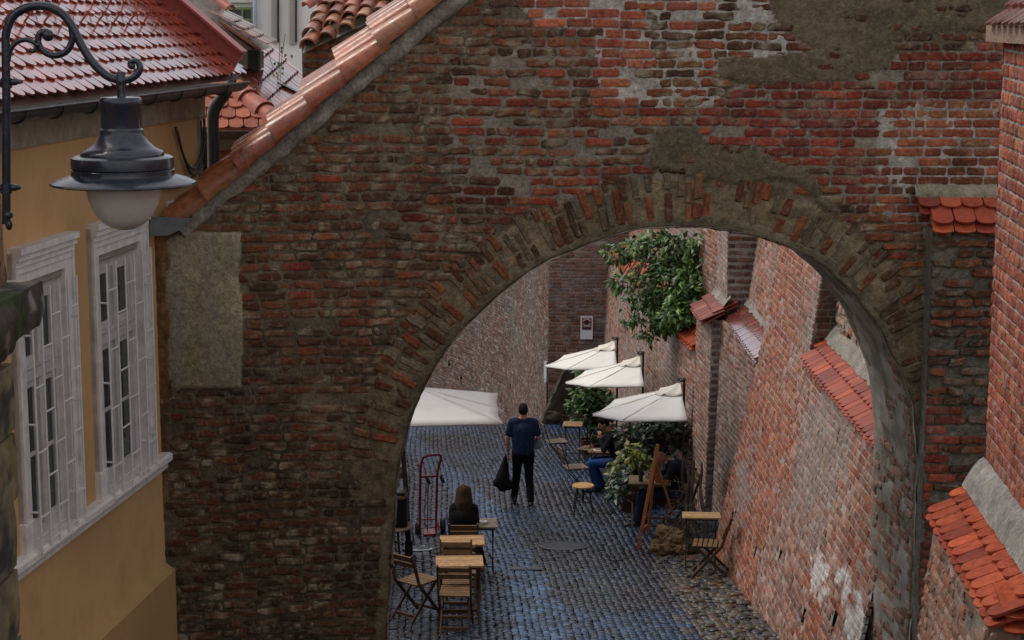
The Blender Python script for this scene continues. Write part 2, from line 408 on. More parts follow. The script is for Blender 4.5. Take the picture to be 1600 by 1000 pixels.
Z_CLEAN1 = [(835, -400), (815, 10), (850, 40), (890, 48), (925, 52), (935, 150), (945, 165), (1120, 168), (1130, 135), (1125, 95), (1250, 80), (1245, 20), (1200, -20), (1190, -400)]
Z_PL1 = [(1200, -400), (1205, 5), (1255, 70), (1300, 85), (1400, 50), (1560, 55), (1700, 60), (1700, -400)]
Z_PL2 = [(1125, 92), (1255, 80), (1300, 60), (1380, 60), (1375, 118), (1290, 122), (1262, 118), (1250, 130), (1160, 138), (1120, 135)]
Z_RED = [(1160, 138), (1260, 128), (1300, 100), (1560, 70), (1640, 80), (1640, 172), (1375, 172), (1372, 330), (1330, 320), (1280, 265), (1200, 235), (1090, 225), (1095, 165)]
Z_ORG = [(1372, 165), (1640, 160), (1640, 360), (1430, 370), (1372, 330)]
Z_PL3 = [(1015, 200), (1085, 195), (1100, 235), (1190, 240), (1270, 275), (1330, 330), (1300, 330), (1240, 290), (1060, 280), (1015, 260)]
Z_PATCH = [(262, 372), (290, 362), (378, 362), (374, 430), (380, 500), (376, 607), (266, 607), (263, 500)]
Z_OCH = [(200, 372), (262, 372), (265, 610), (264, 760), (252, 880), (246, 1100), (200, 1100)]
Z_MIX = [(690, 120), (830, 60), (935, 90), (1090, 170), (1095, 290), (900, 320), (700, 300)]
def zones(u, v):
    x, y = topx(u, YW, v)
    j = (fbm(np.stack([u, v, 0 * u], 1), 2.2, 91, 2) - 0.5) * 46
    k = (fbm(np.stack([u, v, 0 * u], 1), 2.2, 191, 2) - 0.5) * 40
    X, Y = x + j, y + k
    return dict(c1=inpoly(x + j * .5, y + k * .4, Z_CLEAN1), p1=inpoly(X, Y, Z_PL1), p2=inpoly(X, Y, Z_PL2), red=inpoly(x + j * .5, y + k * .5, Z_RED), org=inpoly(x + j * .3, y + k * .3, Z_ORG),
                p3=inpoly(X, Y, Z_PL3), patch=inpoly(x + j * .15, y + k * .15, Z_PATCH), och=inpoly(x + j * .25, y, Z_OCH), mix=inpoly(X, Y, Z_MIX), x=x, y=y)
ring_w = 0.40
def in_wall(u, v):
    ok = inpoly(u, v, outline)
    # coping line: stay under it
    ok &= (v < cop0[1] + (u - cop0[0]) * sl_c - 0.10) | (u < cop0[0])
    return ok
def keep_front(u, v): return in_wall(u, v) & (pldist(u, v, arch_s) > 0.07) & inpoly(u - 0.08, v, outline) & inpoly(u + 0.08, v, outline)
def style_front(u, v, R):
    n = len(u); z = zones(u, v)
    d = pldist(u, v, arch_s)
    ringm = (d < ring_w * (0.85 + 0.4 * fbm(np.stack([u, v, 0 * u], 1), 3, 55, 2))) & (v > -4.1)
    col = pick(PAL_OLD, n, R); h = 0.063 + 0.016 * (R.random(n) - 0.5); ero = 0.35 + 0.5 * R.random(n); pro = 0.002 + 0.010 * R.random(n); gap = 0.012 + 0.010 * R.random(n)
    on = R.random(n) > 0.045
    smear = np.array((0.30, 0.245, 0.165))
    mixn = (fbm(np.stack([u, v, 0 * u], 1), 1.7, 71, 2))
    mx = z['mix'] | (R.random(n) < 0.10)
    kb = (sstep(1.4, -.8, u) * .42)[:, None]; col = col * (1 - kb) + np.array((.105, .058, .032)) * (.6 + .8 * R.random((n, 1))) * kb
    pm = mx & (R.random(n) < 0.36)
    col[pm] = pick(PAL_RED, n, R)[pm]; ero[pm] *= 0.35; h[pm] = 0.062
    pm2 = z['mix'] & (R.random(n) < 0.08); on &= ~pm2
    c1 = z['c1']; col[c1] = pick(PAL_CLEAN, n, R)[c1]; ero[c1] = 0.04 + 0.12 * R.random(n)[c1]; h[c1] = 0.066; pro[c1] = 0.010 + 0.004 * R.random(n)[c1]; gap[c1] = 0.012
    o2 = c1 & (mixn > 0.60); col[o2] = pick(PAL_OLD, n, R)[o2]; ero[o2] = 0.7
    rd = z['red'] & ~z['p2']; col[rd] = pick(PAL_RED, n, R)[rd]; ero[rd] = 0.15 + 0.25 * R.random(n)[rd]; h[rd] = 0.066; pro[rd] = 0.006 + 0.01 * R.random(n)[rd]; gap[rd] = 0.014
    og = z['org']; col[og] = pick(PAL_ORG, n, R)[og]; ero[og] = 0.05 + 0.15 * R.random(n)[og]; h[og] = 0.064; pro[og] = 0.009; gap[og] = 0.015
    pl = (z['p1'] | z['p2'] | z['p3']); on &= ~(pl & (R.random(n) < np.where(z['p1'], 0.62, 0.60)))
    q = pl & on; ero[q] = 0.95; pro[q] += .006; col[q] = pick(PAL_OLD, n, R)[q] * 0.6
    on &= ~(z['patch'] | z['och'] | ringm)
    # painted shade: brick colours darken towards the lower left of the wall
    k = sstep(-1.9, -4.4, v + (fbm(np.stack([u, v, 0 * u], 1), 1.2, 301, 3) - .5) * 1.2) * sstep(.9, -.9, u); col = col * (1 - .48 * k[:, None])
    return dict(on=on, col=col, h=h, ero=ero, pro=pro, gap=gap, smear=smear)
def warp_front(u, v):
    t = np.interp(v, [-5.6, -3.4, -2.0, 0.4], [0.115, 0.055, 0.0, -0.035])
    wob = (fbm(np.stack([u, v * 0.6, 0 * u], 1), 0.9, 12, 2) - 0.5) * 0.09 * sstep(2.6, 1.4, u)
    return t * (np.minimum(u, 1.5) + 1.8) - np.interp(v, [-5.6, -3.4], [0.03, 0.0]) + wob
def mort_front(u, v):
    z = zones(u, v); n = len(u); p = np.stack([u, v, 0 * u], 1)
    f1 = fbm(p, 3.0, 61, 4)[:, None]; f2 = fbm(p, 11, 67, 3)[:, None]
    c = np.array((0.15, 0.118, 0.078)) * (0.35 + 1.3 * f1) + np.array((0.06, 0.045, 0.02)) * (f2 - 0.5)
    lt = np.array((0.46, 0.42, 0.375)) * (0.45 + 1.0 * f2)
    m = z['red'][:, None] * .8; c = c * (1 - m) + np.array((.27, .235, .185)) * (.6 + .7 * f2) * m
    for k, a in (('c1', 0.95), ('org', 0.8), ('mix', 0.28)):
        m = z[k][:, None] * a; c = c * (1 - m) + lt * m
    dn = np.where(z['c1'] | z['org'], .007, 0.0) + np.where(z['red'], .004, 0.0)
    for k in ('p1', 'p2', 'p3'):
        m = z[k][:, None]; pc = np.array((0.135, 0.104, 0.062)) * (0.45 + 1.0 * f1); c = np.where(m, pc, c); dn = np.where(z[k], 0.014 + 0.02 * (f2[:, 0] - 0.3), dn)
    d = pldist(u, v, arch_s); rm = (d < ring_w) & (v > -4.1)
    rc = np.array((0.22, 0.165, 0.095)) * (0.4 + 1.1 * f2); c = np.where(rm[:, None], rc, c); dn = np.where(rm, 0.002 + 0.022 * (f2[:, 0] - 0.45), dn)
    # weathered plaster patch and the strip of old ochre render
    pc = np.array((0.36, 0.305, 0.20)) * (0.65 + 0.65 * f1) * (0.85 + 0.3 * f2)
    yl = sstep(0.5, 0.7, fbm(p, 2.5, 83, 3))[:, None]; pc = pc * (1 - 0.35 * yl) + np.array((0.22, 0.165, 0.06)) * 0.35 * yl
    gr = sstep(0.45, 0.65, fbm(p * np.array((3, .6, 1)), 2.0, 87, 3))[:, None]; pc = pc * (1 - 0.4 * gr) + np.array((0.29, 0.27, 0.245)) * 0.4 * gr
    c = np.where(z['patch'][:, None], pc, c); dn = np.where(z['patch'], 0.026, dn)
    oc = np.array((0.27, 0.125, 0.045)) * (0.5 + 0.9 * f1); dk = sstep(0.5, 0.66, fbm(p, 4.5, 97, 3))[:, None] * 0.7
    oc = oc * (1 - dk) + np.array((0.085, 0.055, 0.04)) * dk
    c = np.where(z['och'][:, None], oc, c); dn = np.where(z['och'], 0.018, dn)
    k = sstep(-1.9, -4.4, v + (fbm(p, 1.2, 301, 3) - .5) * 1.2) * sstep(.9, -.9, u); c = c * (1 - .42 * k[:, None])  # same painted shade, darkening the mortar colours at lower left
    return np.clip(c, 0.01, 1), dn
mb = MB()
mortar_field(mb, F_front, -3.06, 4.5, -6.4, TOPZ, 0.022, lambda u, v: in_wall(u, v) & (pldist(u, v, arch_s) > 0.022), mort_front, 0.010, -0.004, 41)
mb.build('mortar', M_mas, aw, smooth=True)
mb = MB()
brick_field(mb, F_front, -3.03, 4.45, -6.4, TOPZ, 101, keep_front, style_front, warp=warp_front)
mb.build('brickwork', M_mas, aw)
# the ring of radial bricks round the arch
mb = MB(); AR = np.array(arch_s); R_ = np.random.default_rng(5)
sacc = np.concatenate([[0], np.cumsum(np.hypot(*np.diff(AR, axis=0).T))])
tot = sacc[-1]; spos = 0.0
def F_ring(c, t, nn):
    def F(u, v, n): return np.stack([c[0] + t[0] * u + nn[0] * v, YW - n + 0 * u, c[1] + t[1] * u + nn[1] * v], 1)
    return F
while spos < tot:
    w = 0.062 + 0.026 * R_.random()
    px_ = np.interp(spos, sacc, AR[:, 0]); pz_ = np.interp(spos, sacc, AR[:, 1])
    px2 = np.interp(min(spos + 0.3, tot), sacc, AR[:, 0]); pz2 = np.interp(min(spos + 0.3, tot), sacc, AR[:, 1])
    px1 = np.interp(max(spos - 0.3, 0), sacc, AR[:, 0]); pz1 = np.interp(max(spos - 0.3, 0), sacc, AR[:, 1])
    t = np.array((px2 - px1, pz2 - pz1)); t /= np.linalg.norm(t) + 1e-9; nn = np.array((-t[1], t[0]))
    if pz_ > -3.75 and px_ < 3.46:
        off = 0.02 + 0.05 * R_.random(); rot = (R_.random() - 0.5) * 0.12
        t2 = t * math.cos(rot) + nn * math.sin(rot); n2 = np.array((-t2[1], t2[0]))
        while off < ring_w + 0.02:
            L = min(0.14 + 0.20 * R_.random(), ring_w + 0.06 - off)
            if L > 0.08 and R_.random() < np.interp(px_, [.9, 1.3, 1.9, 2.4], [.9, .55, .5, .8]):
                lx, lz = px_ + n2[0] * (off + L / 2), pz_ + n2[1] * (off + L / 2)
                if inpoly(np.array([lx]), np.array([lz]), outline)[0]:
                    F = F_ring((px_, pz_), t2, n2)
                    st = lambda u, v, R, L=L, w=w: dict(on=np.ones(len(u), bool), col=pick(PAL_OLD if R.random() < .55 else np.array([(.20, .175, .125), (.165, .13, .09)]), len(u), R) * .82, h=np.full(len(u), L), ero=0.4 + 0.6 * R.random(len(u)), pro=0.008 + 0.018 * R.random(len(u)), gap=np.full(len(u), 0.02), smear=np.array((0.20, 0.165, 0.105)))
                    R2 = np.random.default_rng(int(spos * 1000) + int(off * 999))
                    # one brick
                    n1 = st(np.array([0.0]), np.array([0.0]), R2)
                    ssub = MB()
                    def one(mb, F, u, v, hw, hh, ero, pro, col, seed):
                        ss = np.array([-1, -0.7, 0.7, 1.0]); T = np.array([-1, -0.9, -0.3, 0.3, 0.9, 1.0])
                        s = np.tile(ss, 6); t_ = np.repeat(T, 4); ed = (np.abs(s) > .95) | (np.abs(t_) > .95); co = (np.abs(s) > .95) & (np.abs(t_) > .95)
                        U = u + hw * s * np.where(co, 0.8, 1); V = v + hh * t_ * np.where(co, 0.94, 1); p = np.stack([U + px_ * 7, V + pz_ * 7, 0 * U], 1)
                        U = U + (fbm(p, 18, seed, 2) - .5) * 0.035 * ero; V = V + (fbm(p, 18, seed + 4, 2) - .5) * 0.03 * ero
                        N = pro - ed * (0.004 + .01 * ero) + (fbm(p, 15, seed + 8, 2) - .5) * 0.035 * ero
                        ring = [0, 1, 2, 3, 7, 11, 15, 19, 23, 22, 21, 20, 16, 12, 8, 4]
                        U2 = np.concatenate([U, U[ring]]); V2 = np.concatenate([V, V[ring]]); N2 = np.concatenate([N, np.full(16, -0.04)])
                        f = [[b * 4 + a, b * 4 + a + 1, b * 4 + a + 5, b * 4 + a + 4] for b in range(5) for a in range(3)] + [[ring[(q + 1) % 16], ring[q], 24 + q, 24 + (q + 1) % 16] for q in range(16)]
                        X = F(U2, V2, N2); c = col * (0.6 + 0.8 * fbm(X, 18, 3, 3)[:, None]); sm = sstep(.58, .7, fbm(X, 13, 9, 3))[:, None] * ero
                        mb.add(X, f, c * (1 - sm) + np.array((0.2, .165, .105)) * sm)
                    one(mb, F, 0.0, off + L / 2, w / 2 - 0.009, L / 2 - 0.008, n1['ero'][0], n1['pro'][0], n1['col'][0], int(spos * 100))
            off += L + 0.012
    spos += w
# rounded lip of bedding mortar on the arris
LP_ = [(0.10, 0.000), (0.075, 0.010), (0.045, 0.013), (0.015, 0.010), (-0.004, -0.004), (-0.010, -0.03), (-0.008, -0.08)]
tg = np.gradient(AR, axis=0); tg /= np.linalg.norm(tg, axis=1)[:, None]; ng = np.stack([-tg[:, 1], tg[:, 0]], 1); V = []
for (o_, n_) in LP_: V.append(np.stack([AR[:, 0] + ng[:, 0] * o_, np.full(len(AR), YW - n_), AR[:, 1] + ng[:, 1] * o_], 1))
V = np.concatenate(V); dd = fbm(V, 9, 4, 3) - .5; V[:, 1] -= dd * .03; jj = np.tile(ng, (len(LP_), 1)); V[:, 0] += jj[:, 0] * dd * .03; V[:, 2] += jj[:, 1] * dd * .03
mb.grid(V, len(AR), len(LP_), np.array((0.17, 0.135, 0.085)) * (0.35 + 1.1 * fbm(V, 9, 12, 3)[:, None]))
mb.build('arch_ring', M_mas, aw)
# soffit: rough plastered vault, brick showing low on the right jamb
mb = MB(); k = len(arch_s); nd = 26
V = []; C = []
S0 = np.array(arch_s)
tn = np.gradient(S0, axis=0); tn /= np.linalg.norm(tn, axis=1)[:, None]; nrm = np.stack([tn[:, 1], -tn[:, 0]], 1)
for j in range(nd):
    a = j / (nd - 1) * 1.08 - 0.035
    base = np.stack([S0[:, 0] + AX[0] * a, np.full(k, YW + AX[1] * a), S0[:, 1]], 1)
    dsp = (fbm(base, 4, 8, 4) - 0.55) * 0.05 + 0.004
    base[:, 0] += nrm[:, 0] * dsp; base[:, 2] += nrm[:, 1] * dsp
    V.append(base)
    f1 = fbm(base, 6, 9, 4)[:, None]; f2 = fbm(base, 1.8, 19, 3)[:, None]
    c = np.array((0.34, 0.315, 0.275)) * (0.5 + 0.85 * f1); br = sstep(0.52, 0.64, f2) * 0.45
    C.append(c * (1 - br) + np.array((0.12, 0.10, 0.07)) * br)
mb.grid(np.concatenate(V), k, nd, np.concatenate(C))
mb.build('vault_plaster', M_plast, aw, smooth=True)
def jamb(u, v, n):   # right jamb: u runs along the vault axis, v up
    x = np.interp(v, [q[1] for q in sorted([(z, z, x) for x, z in arch_s if x > 3.0])], [q[2] for q in sorted([(z, z, x) for x, z in arch_s if x > 3.0])])
    return np.stack([x + AX[0] / 1.3 * u - n, YW + u, v], 1)
def st_j(u, v, R):
    n = len(u); p = np.stack([u, v, 0 * u], 1); m = fbm(p, 1.6, 44, 2)
    on = (v < -3.55 + (m - 0.5) * 1.2) & (u > 0.28 + (m - .5) * .7) | (u < 0.22)
    return dict(on=on & (R.random(n) > 0.42), col=pick(PAL_PINK, n, R) * 0.75, h=np.full(n, .064), ero=0.3 + .4 * R.random(n), pro=0.010 + 0.010 * R.random(n), gap=np.full(n, .014), smear=np.array((.26, .24, .21)))
mb = MB(); brick_field(mb, jamb, 0.02, 1.28, -6.6, -2.6, 77, lambda u, v: v < -2.7, st_j, prof='hero'); mb.build('jamb_brickwork', M_mas, aw)

# coping of barrel tiles on the sloping shoulder
def barrel(mb, a, b, up, r0, r1, col, n=9, th=0.016, full=math.pi):
    a = np.array(a, float); b = np.array(b, float); d = b - a; d /= np.linalg.norm(d); up = np.array(up, float); up -= d * np.dot(up, d); up /= np.linalg.norm(up); s = np.cross(d, up)
    an = np.linspace(-full / 2, full / 2, n); V = []
    for (c, r) in ((a, r0), (b, r1), (b, r1 - th), (a, r0 - th)): V.append(c + r * (np.sin(an)[:, None] * s + np.cos(an)[:, None] * up))
    f = []
    for l in range(4):
        m = (l + 1) % 4
        for i in range(n - 1): f.append([l * n + i, l * n + i + 1, m * n + i + 1, m * n + i])
    f.append([0, n, 2 * n, 3 * n]); f.append([n - 1, 2 * n - 1, 3 * n - 1, 4 * n - 1])
    V = np.concatenate(V); cc = np.array(col) * (0.72 + 0.56 * fbm(V, 7, 31, 3)[:, None])
    mb.add(V, f, cc)
cdir = np.array((1, 0, sl_c)); cdir /= np.linalg.norm(cdir)
cnor = np.array((-cdir[2], 0, cdir[0]))
PB = [(0.30, 0.070, 0.026), (0.38, 0.098, 0.036), (0.23, 0.055, 0.026), (0.32, 0.115, 0.05)]
base0 = np.array((cop0[0], YW, cop0[1])) - cdir * 0.10
mb = MB(); Ltile, expo = 0.46, 0.385
nst = int(2.9 / expo) + 4
for i in range(nst):
    for j in range(5):
        s = (j + 0.5) / 5
        q = base0 + cdir * (i * expo + 0.04) + np.array((0, -0.13 + 0.86 * s, 0)) + cnor * (0.035 + (0.20 * s + 0.06 * math.sin(math.pi * s)) * (0.3 + 0.11 * i))
        jt = (rng.random(3) - 0.5) * 0.016
        lo = q + cnor * 0.03 + jt; hi = q + cdir * Ltile - cnor * 0.005 + jt
        barrel(mb, hi, lo, cnor + np.array((0, -0.5, 0)), 0.082, 0.112 if j else 0.125, PB[rng.integers(4)])
mb.build('coping_tiles', M_barrel, aw, smooth=True, auto=35)
# bedding mortar under the tiles: lumpy wedge
mb = MB(); nu, nv = 150, 9; V = []
for j in range(nv):
    for i in range(nu):
        q = base0 + cdir * (i / (nu - 1) * 3.95 + 0.06)
        prof_ = [(0.0, -0.10), (-0.03, -0.085), (-0.05, -0.05), (-0.055, 0.0), (-0.05, 0.04), (0.0, 0.08), (0.3, 0.07), (0.6, 0.09), (0.95, 0.10)][j]
        V.append(q + np.array((0, prof_[0], 0)) + cnor * prof_[1])
V = np.array(V); dd = (fbm(V, 7, 3, 4) - 0.5); V[:, 1] += dd * 0.09; V += cnor * ((fbm(V, 5, 13, 3) - 0.5) * 0.05)[:, None]
mb.grid(V, nu, nv, np.array((0.32, 0.285, 0.235)) * (0.35 + 1.2 * fbm(V, 6, 77, 4)[:, None]))
mb.build('bedding_mortar', M_mas, aw, smooth=True)
# zinc chute at the foot of the coping
def pts(l, D): return [P(x, y, D) for x, y in l]
mb = MB()
a = pts([(222, 338), (300, 341), (284, 358), (262, 368), (222, 370)], YW - 0.30); b = [q + np.array((0, 0.012, 0)) for q in a]
mb.add(a + b, [[4, 3, 2, 1, 0], [5, 6, 7, 8, 9]] + [[i, (i + 1) % 5, 5 + (i + 1) % 5, 5 + i] for i in range(5)], (0.5,) * 3)
c = pts([(222, 370), (262, 368), (284, 358), (300, 341)], YW - 0.30); d = pts([(226, 352), (262, 350), (284, 343), (300, 330)], YW + 0.32)
mb.add(c + d, [[i, i + 1, 5 + i, 4 + i] for i in range(3)], (0.5,) * 3)
e = pts([(226, 318), (302, 320), (302, 345), (226, 352)], YW + 0.33); mb.add(e, [[0, 1, 2, 3]], (0.5,) * 3)
mb.build('zinc_chute', M_zinc, aw)

# pier on the right of the arch, with its little tile roof
pier = thing('brick_pier', (3.95, YW - 0.2, -6.4), 'narrow weathered brick pier under a red scalloped tile cap beside the arch', 'pier')
px0 = pz(1433, 700)[0]; YP = YW - 0.26
def F_pier(u, v, n): return np.stack([u, YP - n, v], 1)
def F_piers(u, v, n): return np.stack([px0 - n, YP + u, v], 1)
def st_pier(u, v, R):
    n = len(u); x, y = topx(u, YP, v); m = fbm(np.stack([u, v, 0 * u], 1), 2.5, 5, 2)
    red = ((x < 1480 + (m - .5) * 60) & (y > 622)) | (y > 800) | ((y < 400) & (x < 1475))
    col = np.where(red[:, None], pick(PAL_RED, n, R), pick(PAL_OLD, n, R) * 0.62)
    return dict(on=(R.random(n) > np.where(red, 0.02, 0.3)), col=col, h=np.where(red, 0.066, 0.058), ero=np.where(red, 0.15, 0.9), pro=np.where(red, 0.01, 0.012 + .02 * R.random(n)), gap=np.full(n, .014), smear=np.array((.15, .13, .10)))
def mo_pier(u, v):
    p = np.stack([u, v, 0 * u], 1); f1 = fbm(p, 4, 6, 4)[:, None]; return np.array((0.14, 0.125, 0.10)) * (0.45 + 1.0 * f1), np.zeros(len(u))
tz = pz(1420, 352)[1]
mb = MB()
mortar_field(mb, F_pier, px0, 4.7, -6.6, tz, 0.04, lambda u, v: u > -99, mo_pier, 0.022, -0.008, 6)
mortar_field(mb, F_piers, 0, 0.30, -6.6, tz, 0.04, lambda u, v: u > -99, mo_pier, 0.008, -0.004, 7)
brick_field(mb, F_pier, px0, 4.7, -6.6, tz - 0.05, 15, lambda u, v: u > px0 + 0.02, st_pier)
mb.build('brickwork', M_mas, pier)
def tile_field(mb, O, U, Vd, N, nu, nr, w, ex, L, cols, th=0.016, seed=0, tail=0.5, jit=0.006, gapw=0.004, flip=1, keep=None, lift=1.0):
    # O top corner of the first row's exposed edge, U along the row, Vd down the slope, N out of the roof
    O, U, Vd, N = [np.array(q, float) for q in (O, U, Vd, N)]; R = np.random.default_rng(seed)
    hw = w / 2 - gapw; an = np.linspace(0, math.pi, 8)
    for r in range(nr):
        for i in range(-1 if r % 2 else 0, nu):
            u = (i + (0.5 if r % 2 else 0.0) + 0.5) * w + (R.random() - .5) * jit
            if u < 0.25 * w and i < 0: continue
            if keep is not None and not keep(u, r): continue
            v1 = (r + 1) * ex + (R.random() - .5) * jit * 1.5; v0 = v1 - L
            rd = tail * hw
            out = [(-hw, v0), (hw, v0)] + [(hw * math.cos(a), v1 - rd + rd * math.sin(a)) for a in an]
            lf = (0.004 + 0.006 * R.random())
            V = []
            for top in (1, 0):
                for (a, b) in out:
                    k = (b - v0) / L
                    nn = th * 1.15 * k * 2 * lift + lf * k - (0 if top else th)
                    V.append(O + U * (u + a) + Vd * b + N * nn)
            m = len(out)
            f = [list(range(m)), list(range(2 * m - 1, m - 1, -1))] + [[q, m + q, m + (q + 1) % m, (q + 1) % m] for q in range(m)]
            c = np.array(cols[R.integers(len(cols))]) * (0.8 + 0.4 * R.random())
            mb.add(np.array(V), f, c)
CT_OR = [(0.36, 0.062, 0.022), (0.31, 0.052, 0.021), (0.41, 0.078, 0.028), (0.26, 0.042, 0.02)]
CT_DK = [(0.24, 0.06, 0.045), (0.20, 0.05, 0.04), (0.28, 0.07, 0.045), (0.22, 0.06, 0.05)]
def nz3(v): v = np.array(v, float); return v / np.linalg.norm(v)
mb = MB()
zt = pz(1420, 312)[1]
Vd = nz3((0, -0.62, -0.62)); N = nz3((0, -0.62, 0.62))
tile_field(mb, (px0 - 0.10, YW - 0.06, zt + 0.05), (1, 0, 0), Vd, N, 6, 2, 0.178, 0.17, 0.30, CT_OR, seed=3, tail=0.55, th=0.018)
tile_field(mb, (px0 - 0.10, YW - 0.05, zt + 0.02), (1, 0, 0), Vd, N, 6, 2, 0.178, 0.195, 0.30, CT_OR, seed=4, tail=0.3, th=0.018, lift=0.4)
mb.build('tile_cap', M_cap, pier)
mb = MB(); nu, nv = 50, 7; V = []
for j in range(nv):
    for i in range(nu):
        a = j / (nv - 1) * math.pi / 2
        V.append((px0 - 0.12 + i / (nu - 1) * 1.5, YW - 0.11 * math.sin(a) - 0.01, zt + 0.08 + 0.10 * (math.cos(a)) - 0.05))
V = np.array(V); V[:, 2] += (fbm(V, 8, 4, 3) - .5) * 0.03
mb.grid(V, nu, nv, np.array((0.27, 0.235, 0.165)) * (0.6 + 0.7 * fbm(V, 9, 2, 3)[:, None])); mb.build('mortar_fillet', M_mas, pier, smooth=True)

# ------------------------------------------------------------------ near right brick buttress
nb = thing('brick_buttress', (2.9, 10.0, -5.6), 'tall clean red brick buttress nearest the camera with a sloping orange tile ledge', 'buttress')
def XB(y): return 2.98 - 0.075 * (11.0 - y)
def F_nb(u, v, n):        # u: from the far corner towards the camera; face looks left
    y = 11.0 - u; return np.stack([XB(y) - n + 0.02 * (-(v + 0.0)) * 0.35 * -1 * 0, y, v], 1)
def st_nb(u, v, R):
    n = len(u)
    col = pick(np.array([(0.34, 0.105, 0.07), (0.30, 0.085, 0.06), (0.36, 0.13, 0.085), (0.33, 0.14, 0.075), (0.28, 0.09, 0.075)]), n, R)
    return dict(on=np.ones(n, bool), col=col, h=np.full(n, .066), ero=0.05 + .2 * R.random(n), pro=0.008 + .004 * R.random(n), gap=np.full(n, .013), smear=np.array((.38, .33, .31)), soot=0.6)
def mo_nb(u, v):
    p = np.stack([u, v, 0 * u], 1); return np.array((0.40, 0.37, 0.34)) * (0.5 + .9 * fbm(p, 7, 3, 3)[:, None]), np.zeros(len(u))
mb = MB()
mortar_field(mb, F_nb, 0, 7.5, -3.1, -0.11, 0.05, lambda u, v: u > -9, mo_nb, 0.006, -0.001, 3)
brick_field(mb, F_nb, 0.0, 7.5, -3.05, -0.13, 33, lambda u, v: u > -9, st_nb, lens=(0.135, 0.125), jl=0.012, course=0.082, warp=lambda u, v: -0.02 * u, prof='hero')
# far end face and body
q = [(XB(11), 11.02, -0.12), (XB(11) + 1.2, 11.02, -0.12), (XB(11) + 1.2, 11.02, -6.5), (XB(11), 11.02, -6.5)]
mb.add(q, [[0, 1, 2, 3]], (0.2, 0.12, 0.08))
q = [(XB(3.5), 3.5, -0.12), (XB(11), 11.02, -0.12), (XB(11) + 1.2, 11.02, -0.12), (XB(3.5) + 1.4, 3.5, -0.12)]
mb.add(q, [[0, 1, 2, 3]], (0.2, 0.12, 0.08))
mb.build('brickwork', M_mas, nb)
def F_nbl(u, v, n):       # lower thicker part
    y = 11.0 - u; return np.stack([XB(y) - 0.30 - 0.10 * (-3.05 - v) - n, y, v], 1)
def F_nbe(u, v, n):       # end of the thick part, facing the camera
    return np.stack([XB(9.15) - 0.30 - 0.10 * (-3.05 - v) + u, 9.12 - n, v], 1)
def st_nbl(u, v, R):
    n = len(u); return dict(on=R.random(n) > 0.03, col=pick(PAL_PINK, n, R) * 0.72, h=np.full(n, .064), ero=0.3 + .4 * R.random(n), pro=0.006 + .006 * R.random(n), gap=np.full(n, .014), smear=np.array((.3, .26, .23)))
mb = MB()
for F, U1 in ((F_nbl, 1.86), (F_nbe, 0.9)):
    mortar_field(mb, F, 0, U1, -6.6, -3.08, 0.06, lambda u, v: u > -9, lambda u, v: (np.array((.22, .19, .16)) * (0.5 + .9 * fbm(np.stack([u, v, 0 * u], 1), 7, 3, 3)[:, None]), 0 * u), 0.008, -0.002, 13)
    brick_field(mb, F, 0, U1, -6.6, -3.1, 34, lambda u, v: u > -9, st_nbl, prof='hero')
mb.add([(XB(11) - 0.3, 11.01, -3.08), (XB(11) + .3, 11.01, -3.08), (XB(11) + .3, 11.01, -6.6), (XB(11) - 0.65, 11.01, -6.6)], [[0, 1, 2, 3]], (.2, .15, .12))
lw = mb.build('lower_brickwork', M_mas, nb)
# ledge tiles: far corner to hip at the near end
mb = MB()
e0 = np.array((XB(11) + 0.0, 11.04, -2.86)); e1 = np.array((XB(9.1), 9.02, -2.86))
Uu = nz3(e1 - e0); Lg = np.linalg.norm(e1 - e0)
Vd = nz3((-0.38, 0, -0.22)); N = nz3(np.cross(Uu, Vd)); N = N if N[2] > 0 else -N
tile_field(mb, e0 + Vd * 0.06 - N * 0.01, Uu, Vd, N, 14, 2, Lg / 13.4, 0.175, 0.30, CT_OR, seed=8, tail=0.75, th=0.017)
tile_field(mb, e0 + Vd * 0.03 - N * 0.05, Uu, Vd, N, 14, 2, Lg / 13.4, 0.205, 0.30, CT_OR, seed=9, tail=0.3, th=0.017)
# end slope facing the camera
Uf = np.array((1.0, 0, 0)); Vf = nz3((0, -0.38, -0.24)); Nf = nz3((0, -0.24, 0.38)) * np.array((1, 1, 1)); Nf = nz3((0, -0.24, 0.38))
tile_field(mb, np.array((XB(9.0) - 0.30, 9.02, -2.98)), Uf, Vf, Nf, 6, 1, 0.16, 0.18, 0.28, CT_OR, seed=10, tail=0.5, th=0.017)
tile_field(mb, np.array((XB(9.0) - 0.30, 9.02, -3.03)), Uf, Vf, Nf, 6, 1, 0.16, 0.21, 0.28, CT_OR, seed=11, tail=0.3, th=0.017)
mb.build('ledge_tiles', M_cap, nb)
mb = MB(); nu, nv = 60, 6; V = []
for j in range(nv):
    for i in range(nu):
        a = j / (nv - 1); q = e0 + Uu * (i / (nu - 1) * Lg)
        V.append(q + np.array((-0.005 - 0.13 * a, 0, 0.14 - 0.185 * a + 0.03 * math.sin(a * math.pi))))
V = np.array(V); V[:, 2] += (fbm(V, 9, 4, 3) - .5) * 0.03
mb.grid(V, nu, nv, np.array((0.27, 0.26, 0.25)) * (0.35 + 1.1 * fbm(V, 10, 2, 3)[:, None])); mb.build('mortar_fillet', M_mas, nb, smooth=True)
